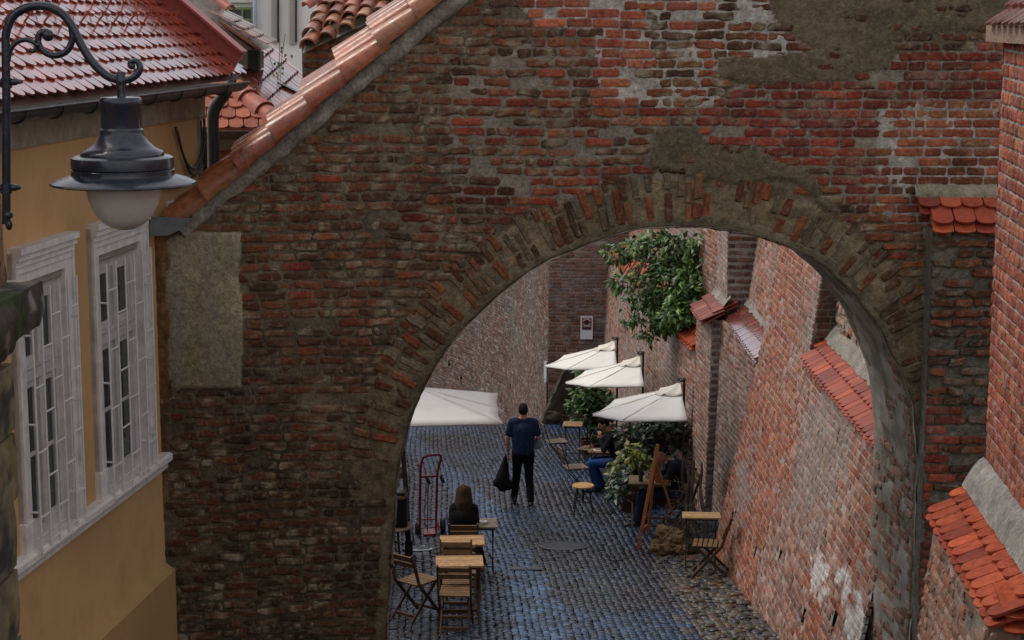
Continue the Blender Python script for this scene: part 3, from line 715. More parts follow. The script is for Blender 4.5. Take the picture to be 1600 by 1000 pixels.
# tile cap on top
mb = MB()
o = np.array((XB(11) + 0.165, 11.12, 0.165)); Vd = nz3((-0.30, 0, -0.26)); N = nz3((-0.26, 0, 0.30)); Uu2 = nz3((XB(3) - XB(11), -8, 0))
tile_field(mb, o, Uu2, Vd, N, 40, 2, 0.17, 0.17, 0.30, CT_DK + [(0.36, .13, .11)], seed=12, tail=0.7, th=0.016)
Vd2 = nz3((0, 0.30, -0.26)); N2 = nz3((0, 0.26, 0.30))
mb.build('tile_cap', M_tile, nb)
mb = MB(); mb.box((XB(11) + 0.26, 7.2, -0.085), (1.24, 7.9, 0.10), (0.30, 0.2, 0.16), np.array([[1, 0.075, 0], [-0.075, 1, 0], [0, 0, 1]])); mb.build('cap_course', M_mas, nb)

# ------------------------------------------------------------------ ochre house on the left
HA = np.array((-3.0, 15.0, 0.0)); HL = math.hypot(.134, 1); HD = np.array((.134 / HL, 1 / HL, 0)); HN = np.array((1 / HL, -.134 / HL, 0))
def H(t, z, o=0.0): return HA + HD * t + HN * o + np.array((0, 0, z))
HR = np.stack([HD, HN, np.array((0, 0, 1.0))], 1)      # columns: along the wall, outward, up
def hbox(mb, t0, t1, o0, o1, z0, z1, col=(0.5,) * 3, bev=0.0, mat=0):
    mb.box(H((t0 + t1) / 2, (z0 + z1) / 2, (o0 + o1) / 2), (abs(t1 - t0), abs(o1 - o0), abs(z1 - z0)), col, HR, mat, bev)
hs_ = thing('ochre_house', H(-2, -6.3, -0.5), 'ochre rendered house with barred white windows, black gutter and wet red tiled roof', 'house')
OC = (0.62, 0.37, 0.175); OCL = (0.45, 0.255, 0.11)
W1, W2, WZ0, WZ1 = (-3.02, -1.95), (-1.56, -0.31), -3.66, -1.54
mb = MB(); zt, zb, tn_, tf = -0.50, -7.0, -14.0, 1.35
wins = [W1, W2, (0.32, 1.05)]
def strip(t0, t1, z0, z1, c): mb.add([H(t0, z0), H(t1, z0), H(t1, z1), H(t0, z1)], [[0, 1, 2, 3]], c)
edges = [tn_] + [e for w in wins for e in w] + [tf]
for i in range(0, len(edges), 2): strip(edges[i], edges[i + 1], WZ0, zt, OC)
for w in wins: strip(w[0], w[1], WZ1, zt, OC)
strip(tn_, tf, -4.70, WZ0, OC)
mb.add([H(tf, zt), H(tf, zt, -5), H(tf, zb, -5), H(tf, zb)], [[0, 1, 2, 3]], OC)
mb.build('wall', M_ochre, hs_)
mb = MB(); hbox(mb, tn_, 0.0, -0.05, 0.085, -7.0, -4.705, OCL); mb.add([H(tn_, -4.70, 0.087), H(0, -4.70, 0.087), H(0, -4.64, 0.0), H(tn_, -4.64, 0.0)], [[0, 1, 2, 3]], (0.46, 0.29, 0.13)); mb.build('plinth', M_ochre, hs_)
WH = (0.74, 0.70, 0.68)
mb = MB()
for (a, b) in ((-6.5, 0.02),): hbox(mb, a, b, -0.02, 0.095, -3.735, -3.655, WH, 0.018); hbox(mb, a, b - .02, -0.02, 0.05, -3.79, -3.735, WH)
v = mb.v[0]; mb.build('sill_ledge', M_white, hs_)
for wi, (a, b) in enumerate(wins[:2]):
    mb = MB()
    # moulded surround
    cw = 0.15
    for (t0, t1) in ((a, a + cw), (b - cw, b)):
        hbox(mb, t0, t1, -0.02, 0.035, WZ0 + 0.22, WZ1 - 0.02, WH); hbox(mb, t0 - 0.015, t1 + 0.015, -0.02, 0.055, WZ0 - 0.055, WZ0 + 0.22, WH, 0.008)
        tt = t0 if t0 == a else t1
        hbox(mb, min(tt, tt + (0.035 if tt == a else -0.035)), max(tt, tt + (0.035 if tt == a else -0.035)), -0.02, 0.055, WZ0 + 0.22, WZ1 - 0.01, WH)
    for (z0, z1, o) in ((WZ1 - 0.24, WZ1 - 0.17, .03), (WZ1 - 0.17, WZ1 - 0.12, .045), (WZ1 - 0.12, WZ1 - 0.075, .06), (WZ1 - 0.075, WZ1 - 0.03, .08), (WZ1 - 0.03, WZ1 + 0.015, .10)): hbox(mb, a + 0.002, b - 0.002, -0.03, o, z0, z1, WH)
    hbox(mb, a + cw, b - cw, -0.03, 0.01, WZ1 - 0.30, WZ1 - 0.24, (0.3, 0.27, 0.24), 0.01)
    ia, ib = a + cw, b - cw
    for (t0, t1) in ((ia, ia + 0.015), (ib - 0.015, ib)): hbox(mb, t0, t1, -0.22, -0.02, WZ0, WZ1 - 0.28, WH)
    hbox(mb, ia, ib, -0.22, -0.02, WZ0 - 0.05, WZ0 + 0.012, WH); hbox(mb, ia, ib, -0.22, -0.02, WZ1 - 0.30, WZ1 - 0.285, WH)
    wf = mb.build('window', M_white, hs_)
    mb = MB(); zr = WZ1 - 0.92; FW = (0.56, 0.53, 0.52)
    for (t0, t1) in ((ia + .015, ia + 0.08), (ib - 0.08, ib - .015)): hbox(mb, t0, t1, -0.085, -0.035, WZ0 + .01, WZ1 - 0.30, FW)
    for (z0, z1) in ((WZ0 + .01, WZ0 + .09), (WZ1 - .37, WZ1 - .30)): hbox(mb, ia + .08, ib - .08, -0.085, -0.035, z0, z1, FW)
    hbox(mb, ia + .08, ib - .08, -0.09, -0.015, zr - 0.05, zr + 0.05, FW, 0.012); hbox(mb, ia + .08, ib - .08, -0.09, -0.005, zr + 0.05, zr + 0.075, FW)
    tm = (ia + ib) / 2
    for (z0, z1) in ((WZ0 + .09, zr - .05), (zr + .075, WZ1 - .37)):
        hbox(mb, tm - .035, tm + .035, -0.08, -0.022, z0, z1, FW)
        for (t0, t1) in ((ia + .08, tm - .035), (tm + .035, ib - .08)):
            for (c0, c1) in ((t0, t0 + .045), (t1 - .045, t1)): hbox(mb, c0, c1, -0.075, -0.045, z0, z1, FW)
            for (c0, c1) in ((z0, z0 + .05), (z1 - .045, z1)): hbox(mb, t0 + .045, t1 - .045, -0.075, -0.045, c0, c1, FW)
            zm = (z0 + z1) / 2
            if z1 - z0 > 0.8: hbox(mb, t0 + .045, t1 - .045, -0.072, -0.05, zm - .014, zm + .014, FW)
    mb.build('frame', M_white, wf)
    mb = MB(); mb.add([H(ia, WZ0, -.06), H(ib, WZ0, -.06), H(ib, WZ1 - .3, -.06), H(ia, WZ1 - .3, -.06)], [[0, 1, 2, 3]]); mb.build('pane', M_glass, wf)
    # wrought bars: uprights joined by staggered rungs
    mb = MB(); nbars = 6; g = (0.72, 0.70, 0.68); zlo, zhi = WZ0 - 0.03, WZ1 - 0.30
    ts = np.linspace(ia - 0.02, ib + 0.05, nbars)
    for t in ts: mb.tube([H(t, zlo, .10), H(t, zhi, .10)], 0.0085, g, 6)
    for i in range(nbars - 1):
        for zz in np.arange(zlo + (0.06 if i % 2 else 0.26), zhi, 0.46): mb.tube([H(ts[i], zz, .10), H(ts[i + 1], zz, .10)], 0.0075, g, 6)
        mb.tube([H(ts[i], zlo, .10), H(ts[i + 1], zlo, .10)], 0.0085, g, 6)
    for t in (ts[0], ts[-1]):
        for zz in (zlo + .3, (zlo + zhi) / 2, zhi - .3): mb.tube([H(t, zz, .10), H(t, zz, 0.0)], 0.008, g, 6)
    mb.build('window_bars', M_paint, wf)
# third window, partly hidden behind the shoulder of the arch wall
mb = MB(); a, b = wins[2]
hbox(mb, a, b, -0.05, 0.05, WZ1 - .25, WZ1, WH); hbox(mb, a, a + .14, -.05, .03, WZ0, WZ1 - .25, WH); hbox(mb, b - .14, b, -.05, .03, WZ0, WZ1 - .25, WH)
hbox(mb, a + .14, b - .14, -.2, -.15, WZ0, WZ1 - .25, (.3, .29, .29)); mb.build('window', M_white, hs_)
# eaves board, soffit and corner strip
mb = MB(); hbox(mb, tn_, tf, 0.0, 0.05, -0.86, -0.60, (0.36, 0.31, 0.24)); hbox(mb, tn_, tf + 0.05, 0.0, 0.36, -0.60, -0.565, (0.30, 0.25, 0.2)); hbox(mb, tf - .10, tf + .012, -.05, .012, -4, -0.87, (.34, .32, .3)); mb.build('eaves_board', M_plast, hs_)
# roof of beaver-tail tiles
PT = math.radians(40); cpt, spt = math.cos(PT), math.sin(PT)
mb = MB(); nrow = 16; ex = 0.135
Vd = HN * cpt - np.array((0, 0, spt)); N = HN * spt + np.array((0, 0, cpt))
Otop = H(-9.0, -0.50 + nrow * ex * spt, 0.42 - nrow * ex * cpt)
WET = [(0.30, 0.042, 0.02), (0.24, 0.036, 0.019), (0.36, 0.058, 0.026), (0.27, 0.048, 0.03)]
tile_field(mb, Otop, HD, Vd, N, int(10.35 / 0.172), nrow, 0.172, ex, 0.30, WET, seed=21, tail=1.0, th=0.013, jit=0.012)
mb.build('roof_tiles', M_tile, hs_)
mb = MB()
mb.add([H(-14, -0.53, .40), H(1.34, -0.53, .40), H(1.34, -0.53 + 3.6 * spt, .40 - 3.6 * cpt), H(-14, -0.53 + 3.6 * spt, .40 - 3.6 * cpt)], [[0, 1, 2, 3]], (0.1, 0.04, 0.03))
mb.build('roof_deck', M_cap, hs_)
# snow guards
gm = MB(); rc = (0.30, 0.05, 0.03)
gm.bar((0, 0, 0), (0, 0, 0.10), .014, .006, rc); gm.bar((0, 0, 0.10), (-0.075, 0, 0.0), .012, .006, rc)
first = None
for row, t0 in ((9, -3.2), (11, -3.35)):
    for k in range(13):
        t = t0 + k * 0.36
        q = Otop + HD * (t + 9) + Vd * ((row - 0.35) * ex) + N * 0.03
        if first is None:
            first = gm.build('snow_guard', M_paint); o = first
        else:
            o = first.copy(); COL.objects.link(o)
        B = np.stack([Vd, HD, N], 1)
        o.matrix_basis = Matrix([[*B[i], q[i]] for i in range(3)] + [[0, 0, 0, 1]])
        o.parent = hs_; o.matrix_parent_inverse = world(hs_).inverted()
# verge board at the far gable
mb = MB()
def vb(t, s, n): return H(t, -0.53 + s * spt, .44 - s * cpt) + N * n
for (t0, t1, n0, n1) in ((1.33, 1.40, -0.04, 0.17), (1.22, 1.405, 0.17, 0.19)):
    c8 = [vb(t, s, n_) for t in (t0, t1) for s in (0.16, 2.4) for n_ in (n0, n1)]
    mb.add(c8, [[0, 1, 3, 2], [4, 6, 7, 5], [0, 4, 5, 1], [2, 3, 7, 6], [0, 2, 6, 4], [1, 5, 7, 3]], (0.30, 0.045, 0.03))
mb.build('verge_board', M_paint, hs_)
# gutter, brackets, hopper and downpipe
mb = MB(); an = np.linspace(math.pi, 2 * math.pi, 9); V = []
for t in (-14.0, 1.12, 1.22):
    for r in (0.075, 0.068):
        for a in an: V.append(H(t, -0.555 + r * math.sin(a) - (0.0 if t < 1.2 else -0.015), 0.43 + r * math.cos(a)))
f = []
for l in range(2):
    b0 = l * 18
    for i in range(8):
        f.append([b0 + i, b0 + i + 1, b0 + 18 + i + 1, b0 + 18 + i]); f.append([b0 + 9 + i + 1, b0 + 9 + i, b0 + 27 + i, b0 + 27 + i + 1])
    f.append([b0 + 8, b0 + 17, b0 + 35, b0 + 26]); f.append([b0, b0 + 18, b0 + 27, b0 + 9])
mb.add(V, f, (.05,) * 3)
mb.tube([H(-14, -0.555, .507), H(1.22, -0.55, .507)], 0.011, (.05,) * 3, 6)
gu = mb.build('gutter', M_iron, hs_)
for t in np.arange(-3.8, 1.0, 0.62):
    mb = MB(); mb.tube([H(t, -0.555 + .082 * math.sin(a), .43 + .082 * math.cos(a)) for a in an], 0.007, (.05,) * 3, 5); mb.build('bracket', M_iron, gu)
mb = MB()
path = [P(*q, 16.55) for q in ((368, 108), (361, 132), (348, 152), (336, 166), (332, 184), (334, 230), (334, 330), (334, 420))]
pp = []
for i in range(len(path) - 1):
    for k in range(4): pp.append(path[i] * (1 - k / 4) + path[i + 1] * k / 4)
pp = np.array(pp + [path[-1]])
for _ in range(3): pp[1:-1] = .25 * pp[:-2] + .5 * pp[1:-1] + .25 * pp[2:]
rr = np.interp(np.arange(len(pp)), [0, 6, 12, 16], [0.028, 0.052, 0.058, 0.055])
mb.tube(pp, rr, (.02,) * 3, 12); mb.build('downpipe', M_iron, hs_, smooth=True, auto=50)
# loose cables on the house corner
def sag(a, b, s, n=10): return [np.array(a) * (1 - k / n) + np.array(b) * k / n - np.array((0, 0, s * 4 * (k / n) * (1 - k / n))) for k in range(n + 1)]
for (a, b, s, r) in ((H(0.55, -0.92, .03), H(1.30, -1.12, .04), .28, .012), (H(0.6, -0.95, .03), H(1.32, -1.05, .05), .36, .010), (H(1.30, -0.88, .05), H(1.33, -1.75, .05), .02, .014), (H(1.24, -0.9, .04), H(1.3, -1.5, .04), .05, .008), (H(0.2, -1.40, .03), H(1.30, -1.3, .04), .06, .009), (P(340, 300, 16.6), P(425, 205, 16.4), -.12, .008)):
    mb = MB(); mb.tube(sag(a, b, s), r, (.02,) * 3, 6); mb.build('cable', M_iron, hs_, smooth=True)

# ------------------------------------------------------------------ street lamp on the left
lx, ly = P(193, 290, 6.9)[0], 6.9
def LP(x, y): return P(x, y, 6.9)
zrim = LP(193, 281)[2]
lamp = thing('street_lamp', (P(10, 200, 6.9)[0], 6.9, P(10, 360, 6.9)[2]), 'dark iron wall lamp with scrolled bracket, bell shade and frosted glass globe', 'lamp')
k_ = 6.9 / 2790.0
def dz(y): return LP(193, y)[2]
mb = MB()
prof = [(0.0, dz(150)), (30, dz(152)), (33, dz(156)), (33, dz(164)), (31, dz(167)), (31, dz(200)), (33.5, dz(203)), (33.5, dz(208)), (36, dz(214)), (41, dz(222)), (51, dz(231)), (62, dz(236)), (64, dz(240)), (64, dz(243)), (72, dz(243)), (78, dz(246)), (79, dz(252)), (79, dz(262)), (77, dz(263)), (79, dz(265)), (79, dz(273)), (80, dz(276))]
mb.lathe([((r if r < 1 else r) * k_, z) for r, z in prof], (lx, ly, 0), 48); body = mb.build('lamp_housing', M_lampm, lamp, smooth=True, auto=40)
mb = MB()
prof = [(60, dz(270)), (84, dz(274)), (100, dz(279)), (111, dz(284.5)), (112, dz(287)), (110, dz(288.5)), (92, dz(286)), (62, dz(286))]
mb.lathe([(r * k_, z) for r, z in prof], (lx, ly, 0), 64); mb.build('shade', M_lampm, lamp, smooth=True, auto=40)
mb = MB()
prof = [(57, dz(284)), (58, dz(294)), (56, dz(308)), (51, dz(322)), (42, dz(338)), (30, dz(350)), (16, dz(357)), (3, dz(359.5))]
mb.lathe([(r * k_, z) for r, z in prof], (lx, ly, 0), 40); mb.build('globe', M_globe, lamp, smooth=True, auto=60)
def spline(pl, n=8):
    pl = [np.array(q, float) for q in pl]; o = []
    for i in range(len(pl) - 1):
        p0 = pl[max(i - 1, 0)]; p1 = pl[i]; p2 = pl[i + 1]; p3 = pl[min(i + 2, len(pl) - 1)]
        for k in range(n):
            t = k / n; o.append(0.5 * ((2 * p1) + (-p0 + p2) * t + (2 * p0 - 5 * p1 + 4 * p2 - p3) * t * t + (-p0 + 3 * p1 - 3 * p2 + p3) * t ** 3))
    return o + [pl[-1]]
mb = MB()
main = [LP(*q) for q in ((10, 350), (10, 250), (10, 150), (9, 80), (10, 50), (22, 24), (45, 11), (72, 10), (95, 20), (112, 40), (128, 72), (145, 98), (165, 117), (182, 124))]
mb.tube(spline(main, 6), 0.0165, (.5,) * 3, 12)
mb.tube(spline([LP(*q) for q in ((183, 126), (200, 124), (213, 117), (219, 106), (214, 96), (205, 96), (203, 103), (208, 106))], 6), np.linspace(0.017, 0.008, 43), (.5,) * 3, 10)
mb.ell(LP(206, 103), (.014,) * 3, None, (.5,) * 3)
mb.tube(spline([LP(*q) for q in ((112, 44), (113, 62), (104, 80), (85, 87), (68, 80), (60, 66), (62, 53), (72, 49), (80, 54))], 6), np.linspace(0.013, 0.0115, 49), (.5,) * 3, 10)
mb.ell(LP(75, 55), (.023,) * 3, None, (.5,) * 3)
mb.tube(spline([LP(*q) for q in ((12, 96), (16, 78), (26, 66), (40, 62), (52, 66), (57, 72), (52, 80), (46, 77))], 6), np.linspace(.011, .008, 43), (.5,) * 3, 8)
mb.ell(LP(60, 70), (.016, .016, .012), None, (.5,) * 3)
mb.tube([LP(188, 112), LP(188, 124), LP(189, 140), LP(190, 152)], [0.013, 0.019, 0.016, 0.018], (.5,) * 3, 12)
mb.lathe([(0.02, 0), (0.022, 0.012), (.02, .024)], LP(189, 132), 16)
for y in (128, 293):
    mb.tube([LP(10, y - 6), LP(10, y + 9)], 0.022, (.5,) * 3, 12); mb.tube([LP(-10, y + 1), LP(26, y)], 0.011, (.5,) * 3, 8); mb.ell(LP(22, y), (.018, .018, .014), None, (.5,) * 3); mb.ell(LP(29, y), (.009,) * 3, None, (.5,) * 3)
mb.lathe([(0.012, 0), (0.019, 0.004), (0.019, .018), (.012, .026)], LP(13, 341), 14)
mb.ell(LP(14, 351), (.014, .014, .022), None, (.5,) * 3)
mb.build('bracket', M_lampm, lamp, smooth=True, auto=60)

# ------------------------------------------------------------------ mossy stone pier at the left edge
sp = thing('stone_pier', (-2.15, 7.1, -6.0), 'blocky lichen-stained stone pier with a dark mossy overhanging coping', 'pier')
mb = MB(); R3 = np.random.default_rng(4)
def rock(mb, c, d, seed, col, amp=0.05, res=12, rnd=0.75, R=None, nf=5):
    # rounded irregular block
    g = np.linspace(-1, 1, res); faces = []
    for ax in range(3):
        for sg in (-1, 1):
            A, B = np.meshgrid(g, g); q = np.zeros((res * res, 3)); q[:, ax] = sg; q[:, (ax + 1) % 3] = A.ravel(); q[:, (ax + 2) % 3] = B.ravel()
            sph = q / np.linalg.norm(q, axis=1)[:, None]; q = q * rnd + sph * (1 - rnd) * 1.2
            q = q * np.array(d) / 2
            if R is not None: q = q @ np.array(R).T
            q = q + np.array(c)
            w = q - np.array(c); w /= np.linalg.norm(w, axis=1)[:, None] + 1e-9
            q = q + w * ((fbm(q, nf, seed, 4) - .5) * 2 * amp)[:, None]
            cc = col(q) if callable(col) else np.array(col) * (0.5 + fbm(q, 7, seed + 3, 3)[:, None])
            mb.grid(q, res, res, cc)
def scol(q):
    a = np.array((0.20, 0.165, 0.10)) * (0.4 + 1.1 * fbm(q, 6, 3, 4)[:, None]); m = sstep(.5, .62, fbm(q, 5, 8, 4))[:, None]; a = a * (1 - m) + np.array((.045, .045, .04)) * m
    y = sstep(.55, .68, fbm(q, 8, 18, 3))[:, None] * .6; return a * (1 - y) + np.array((.26, .21, .07)) * y
z = -1.42; i = 0
edge = [0.0, 0.006, -0.012, 0.004, 0.016, -0.004, 0.02, 0.0]
while z > -5.4:
    h = 0.30; xr = P(26 + 1.0 * i * 3.2, 560 + i * 120, 7.45)[0] - 0.01
    rock(mb, (xr - 0.42, 7.1, z - h / 2), (0.84 + edge[i % 8], 0.7, h - 0.012), 50 + i, scol, 0.012, 14, 0.93); z -= h; i += 1
mb.build('block_shaft', M_stone, sp, smooth=True)
def mcol(q):
    a = np.array((0.055, 0.048, 0.04)) * (0.4 + 1.2 * fbm(q, 9, 3, 4)[:, None]); m = sstep(.52, .62, fbm(q, 6, 28, 3))[:, None]; a = a * (1 - m * .8) + np.array((.035, .055, .012)) * m * .8
    y = sstep(.62, .7, fbm(q, 11, 38, 3))[:, None]; return a * (1 - y) + np.array((.2, .18, .15)) * y
mb = MB(); c = P(0, 462, 6.8) - np.array((.17, 0, 0))
rock(mb, (c[0] - 0.24, 7.1, P(0, 520, 6.8)[2]), (0.76, 0.95, 0.19), 61, mcol, 0.035, 30, 0.84)
rock(mb, (c[0] - 0.24, 7.08, P(0, 468, 6.8)[2]), (0.50, 0.85, 0.16), 62, mcol, 0.035, 24, 0.75)
rock(mb, (c[0] - 0.28, 7.08, P(0, 572, 6.8)[2]), (0.64, 0.85, 0.15), 63, mcol, 0.03, 26, 0.85)
mb.build('coping_stone', M_stone, sp, smooth=True)
mb = MB()
rock(mb, (P(3, 300, 7.45)[0] - 0.40, 7.15, -0.2), (0.80, 0.6, 1.9), 65, lambda q: np.array((.2, .11, .07)) * (.4 + 1.2 * fbm(q, 9, 3, 3)[:, None]), 0.01, 18, 0.97)
mb.build('upper_shaft', M_mas, sp)

# ------------------------------------------------------------------ roofs and houses behind, top left
def quadfield(mb, a, b, c, nu, nr, cols, seed, tail=0.5, th=0.015):
    # a top start, b down-slope end, c end of the row
    a, b, c = map(np.array, (a, b, c)); U = c - a; LU = np.linalg.norm(U); Vv = b - a; LV = np.linalg.norm(Vv); U = U / LU; Vv = Vv / LV
    N = np.cross(U, Vv); N /= np.linalg.norm(N); N = N if np.dot(N, -a) > 0 else -N
    Vp = Vv
    tile_field(mb, a, U, Vp, N, nu, nr, LU / nu, LV / nr, LV / nr * 1.9, cols, seed=seed, tail=tail, th=th)
    e = -N * 0.035
    mb.add([a + e, a + U * LU + e, a + U * LU + Vv * LV + e, a + Vv * LV + e], [[0, 1, 2, 3]], (.08, .03, .025))
an_ = thing('annex_roof', P(400, 180, 18.5), 'low hipped annex roof of dark red tiles between the ochre house and the arch', 'roof')
mb = MB(); quadfield(mb, P(352, 108, 19.2), P(452, 208, 17.6), P(410, 62, 20.6), 16, 5, CT_DK, 31, 0.5); mb.build('long_slope', M_tile, an_)
mb = MB(); quadfield(mb, P(300, 140, 18.8), P(300, 205, 18.0), P(412, 140, 18.8), 5, 4, [(0.38, .11, .06), (.34, .10, .06), (.42, .13, .075)], 32, 1.0); mb.build('hip_slope', M_cap, an_)
mb = MB()
hp = [P(358, 128, 17.9), P(388, 156, 17.6), P(414, 176, 17.35), P(440, 194, 17.1)]
for i in range(3): barrel(mb, hp[i] - (hp[i + 1] - hp[i]) * .12, hp[i + 1], (0.1, -0.4, 1), 0.085, 0.115, (0.36, 0.085, 0.045), 12)
mb.build('hip_tiles', M_cap, an_, smooth=True, auto=35)
mb = MB(); mb.add([P(306, 200, 17.95), P(470, 200, 17.95), P(470, 420, 17.95), P(306, 420, 17.95)], [[0, 1, 2, 3]], (.33, .09, .05)); mb.box(P(375, 222, 17.9), (1.2, .08, .16), (.12, .08, .06)); mb.box(P(375, 209, 17.92), (1.2, .16, .06), (.06, .04, .03)); mb.build('wall', M_plast, an_)
mb = MB(); quadfield(mb, P(405, 92, 20.4), P(478, 150, 19.8), P(414, 84, 21.2), 3, 4, CT_DK, 33, 0.3); mb.build('upper_slope', M_tile, an_)
mb = MB(); mb.add([P(433, 128, 19.0), P(480, 152, 18.6), P(478, 138, 19.4), P(440, 122, 19.6)], [[0, 1, 2, 3]], (.5, .52, .55)); mb.build('sheet_flashing', M_zinc, an_)
dm = thing('roof_dormer', P(388, 110, 18.8), 'small lean-to dormer with four stepped rows of dark tiles', 'dormer')
mb = MB(); quadfield(mb, P(344, 26, 19.0), P(414, 74, 18.6), P(362, 22, 19.8), 6, 4, CT_DK + [(.25, .12, .13)], 34, 0.25); mb.build('roof', M_tile, dm)
def prism(mb, pl, D, dep, col):
    a = [P(*q, D) for q in pl]; b = [q + np.array((0, dep, 0)) for q in a]; n = len(a)
    mb.add(a + b, [list(range(n)), list(range(2 * n - 1, n - 1, -1))] + [[i, (i + 1) % n, n + (i + 1) % n, n + i] for i in range(n)], col)
mb = MB(); prism(mb, [(344, 40), (402, 82), (402, 108), (386, 106), (344, 84)], 18.9, 0.5, (.16, .12, .09)); mb.build('wall', M_plast, dm)
mb = MB(); prism(mb, [(387, 78), (404, 80), (404, 112), (387, 106)], 18.75, 0.14, (.012, .012, .012)); mb.build('opening', M_plast, dm)
mb = MB(); prism(mb, [(343, 31), (408, 76), (408, 81), (343, 37)], 18.7, 0.06, (.22, .06, .04)); mb.build('barge_board', M_paint, dm)
gb = thing('plastered_gable', P(325, 30, 19.5), 'scrap of cracked pale plastered gable above the red verge board', 'gable')
mb = MB(); prism(mb, [(285, -40), (345, -40), (346, 22), (350, 52), (340, 60), (285, 10)], 19.6, 0.4, (.44, .39, .36)); mb.build('wall', M_plast, gb)
mb = MB(); barrel(mb, P(330, -6, 19.5), P(360, 16, 19.3), (.3, -.5, 1), .05, .065, (.3, .08, .05)); mb.build('verge_tile', M_cap, gb)
wh = thing('white_house', P(415, 140, 26), 'bright white rendered house with a green window and grey vertical panels, behind the roofs', 'house')
mb = MB(); prism(mb, [(300, -160), (560, -160), (560, 330), (300, 330)], 26, 3.0, (.88, .87, .84)); mb.build('wall', M_wall_w, wh)
for (x0, x1) in ((424, 434), (452, 462)):
    mb = MB(); prism(mb, [(x0, -60), (x1, -60), (x1, 66 + (x0 > 440) * 3), (x0, 66 + (x0 > 440) * 3)], 25.95, 0.1, (.46, .42, .38)); prism(mb, [(x1 - 1, -60), (x1 + 1, -60), (x1 + 1, 66), (x1 - 1, 66)], 25.9, 0.1, (.05, .05, .05)); mb.build('panel', M_wall_w, wh)
mb = MB(); prism(mb, [(352, -60), (398, -60), (398, 4), (352, 4)], 25.9, .14, (.62, .62, .55)); mb.build('cornice', M_wall_w, wh)
mb = MB()
for q in ([(354, 11), (396, 11), (396, 15), (354, 15)], [(354, 15), (358, 15), (358, 70), (354, 70)], [(392, 15), (396, 15), (396, 70), (392, 70)], [(358, 29), (392, 29), (392, 34), (358, 34)], [(377, 15), (380, 15), (380, 29), (377, 29)], [(377, 34), (380, 34), (380, 70), (377, 70)]): prism(mb, q, 25.9, .12, (.17, .22, .09))
w_ = mb.build('window', M_paint, wh)
mb = MB(); prism(mb, [(358, 15), (392, 15), (392, 70), (358, 70)], 25.96, .1, (.05,) * 3); mb.build('pane', M_glass, w_)
mb = MB(); mb.tube([P(398, -60, 25.85), P(398, 200, 25.85)], 0.03, (.30, .35, .42), 10); mb.build('downpipe', M_paint, wh, smooth=True)
# upper wall stub with barrel tiles
st_ = thing('tile_capped_wall', P(540, 140, 16.8), 'brick wall stub topped with weathered half-round tiles, behind the sloping coping', 'wall')
def F_stub(u, v, n): return np.stack([u, 16.75 - n, v], 1)
sx0 = P(472, 100, 16.75)[0]; sz1 = P(472, 62, 16.75)[2]
def sline(u): return sz1 + (u - sx0) * 0.42
mb = MB()
mortar_field(mb, F_stub, sx0, sx0 + 2.2, -2.2, 0.8, 0.05, lambda u, v: v < sline(u), mo_pier, 0.015, -0.006, 9)
brick_field(mb, F_stub, sx0, sx0 + 2.2, -2.2, 0.8, 61, lambda u, v: v < sline(u) - .05, lambda u, v, R: dict(on=R.random(len(u)) > .06, col=pick(PAL_OLD, len(u), R) * 1.1, h=np.full(len(u), .058), ero=.5 + .4 * R.random(len(u)), pro=.012 * R.random(len(u)), gap=np.full(len(u), .016), smear=np.array((.25, .2, .15))))
mb.add([(sx0, 16.76, -2.2), (sx0, 16.76, sz1), (sx0, 18, sz1), (sx0, 18, -2.2)], [[0, 1, 2, 3]], (.2, .15, .1))
mb.build('brickwork', M_mas, st_)
mb = MB(); q0 = P(469, 76, 16.6); Ue = nz3(P(596, 18, 16.75) - q0); up = nz3(P(500, 2, 17.4) - P(472, 72, 16.6)); Nn = nz3(np.cross(Ue, up)); Nn = Nn if Nn[1] < 0 else -Nn
for j in range(9):
    for r in range(5):
        b = q0 + Ue * (0.07 + j * 0.185) + up * (r * 0.20) - Nn * 0.02; jt = (rng.random(3) - .5) * .03
        barrel(mb, b + up * 0.26 - Nn * .03 + jt, b + jt, Nn, .065, .085, [(.40, .16, .09), (.34, .13, .08), (.44, .20, .12), (.28, .11, .075)][rng.integers(4)])
e = -Nn * .05; mb.add([q0 + e, q0 + Ue * 1.9 + e, q0 + Ue * 1.9 + up * 1.3 + e, q0 + up * 1.3 + e], [[0, 1, 2, 3]], (.28, .25, .21))
barrel(mb, P(510, -8, 17.1), P(478, 12, 16.95), (-.3, -.5, .8), .05, .06, (.36, .10, .06))
mb.build('barrel_tiles', M_barrel, st_, smooth=True, auto=35)
# sapling sprig in front of the white house
sg = thing('sapling', P(437, 118, 19.5), 'thin leafy sapling sprig in front of the white house wall', 'plant')
mb = MB()
for pl in ([(436, 118), (437, 80), (436, 40), (434, 24)], [(438, 118), (441, 84), (446, 52)], [(432, 122), (424, 98), (420, 84)]): mb.tube([P(*q, 19.5) for q in pl], .0035, (.12, .10, .07), 5)
mb.build('stem', M_wood, sg)
def leaf(mb, c, L, w, d, n, col):
    d = nz3(d); n = np.array(n, float); n -= d * np.dot(n, d); n = nz3(n); s = np.cross(d, n); c = np.array(c)
    V = [c, c + d * L * .35 + s * w - n * w * .25, c + d * L * .4, c + d * L * .35 - s * w - n * w * .25, c + d * L - n * L * .12]
    mb.add(V, [[0, 2, 1], [0, 3, 2], [1, 2, 4], [2, 3, 4]], col)
mb = MB()
for q in ((441, 72), (418, 82), (447, 84), (456, 85), (436, 96), (434, 102), (441, 104), (440, 78), (430, 97)): leaf(mb, P(*q, 19.48), .045, .016, (rng.random() - .5, -.3, -1), (0, -1, .3), (.14, .20, .03))
mb.build('foliage', M_leaf, sg)

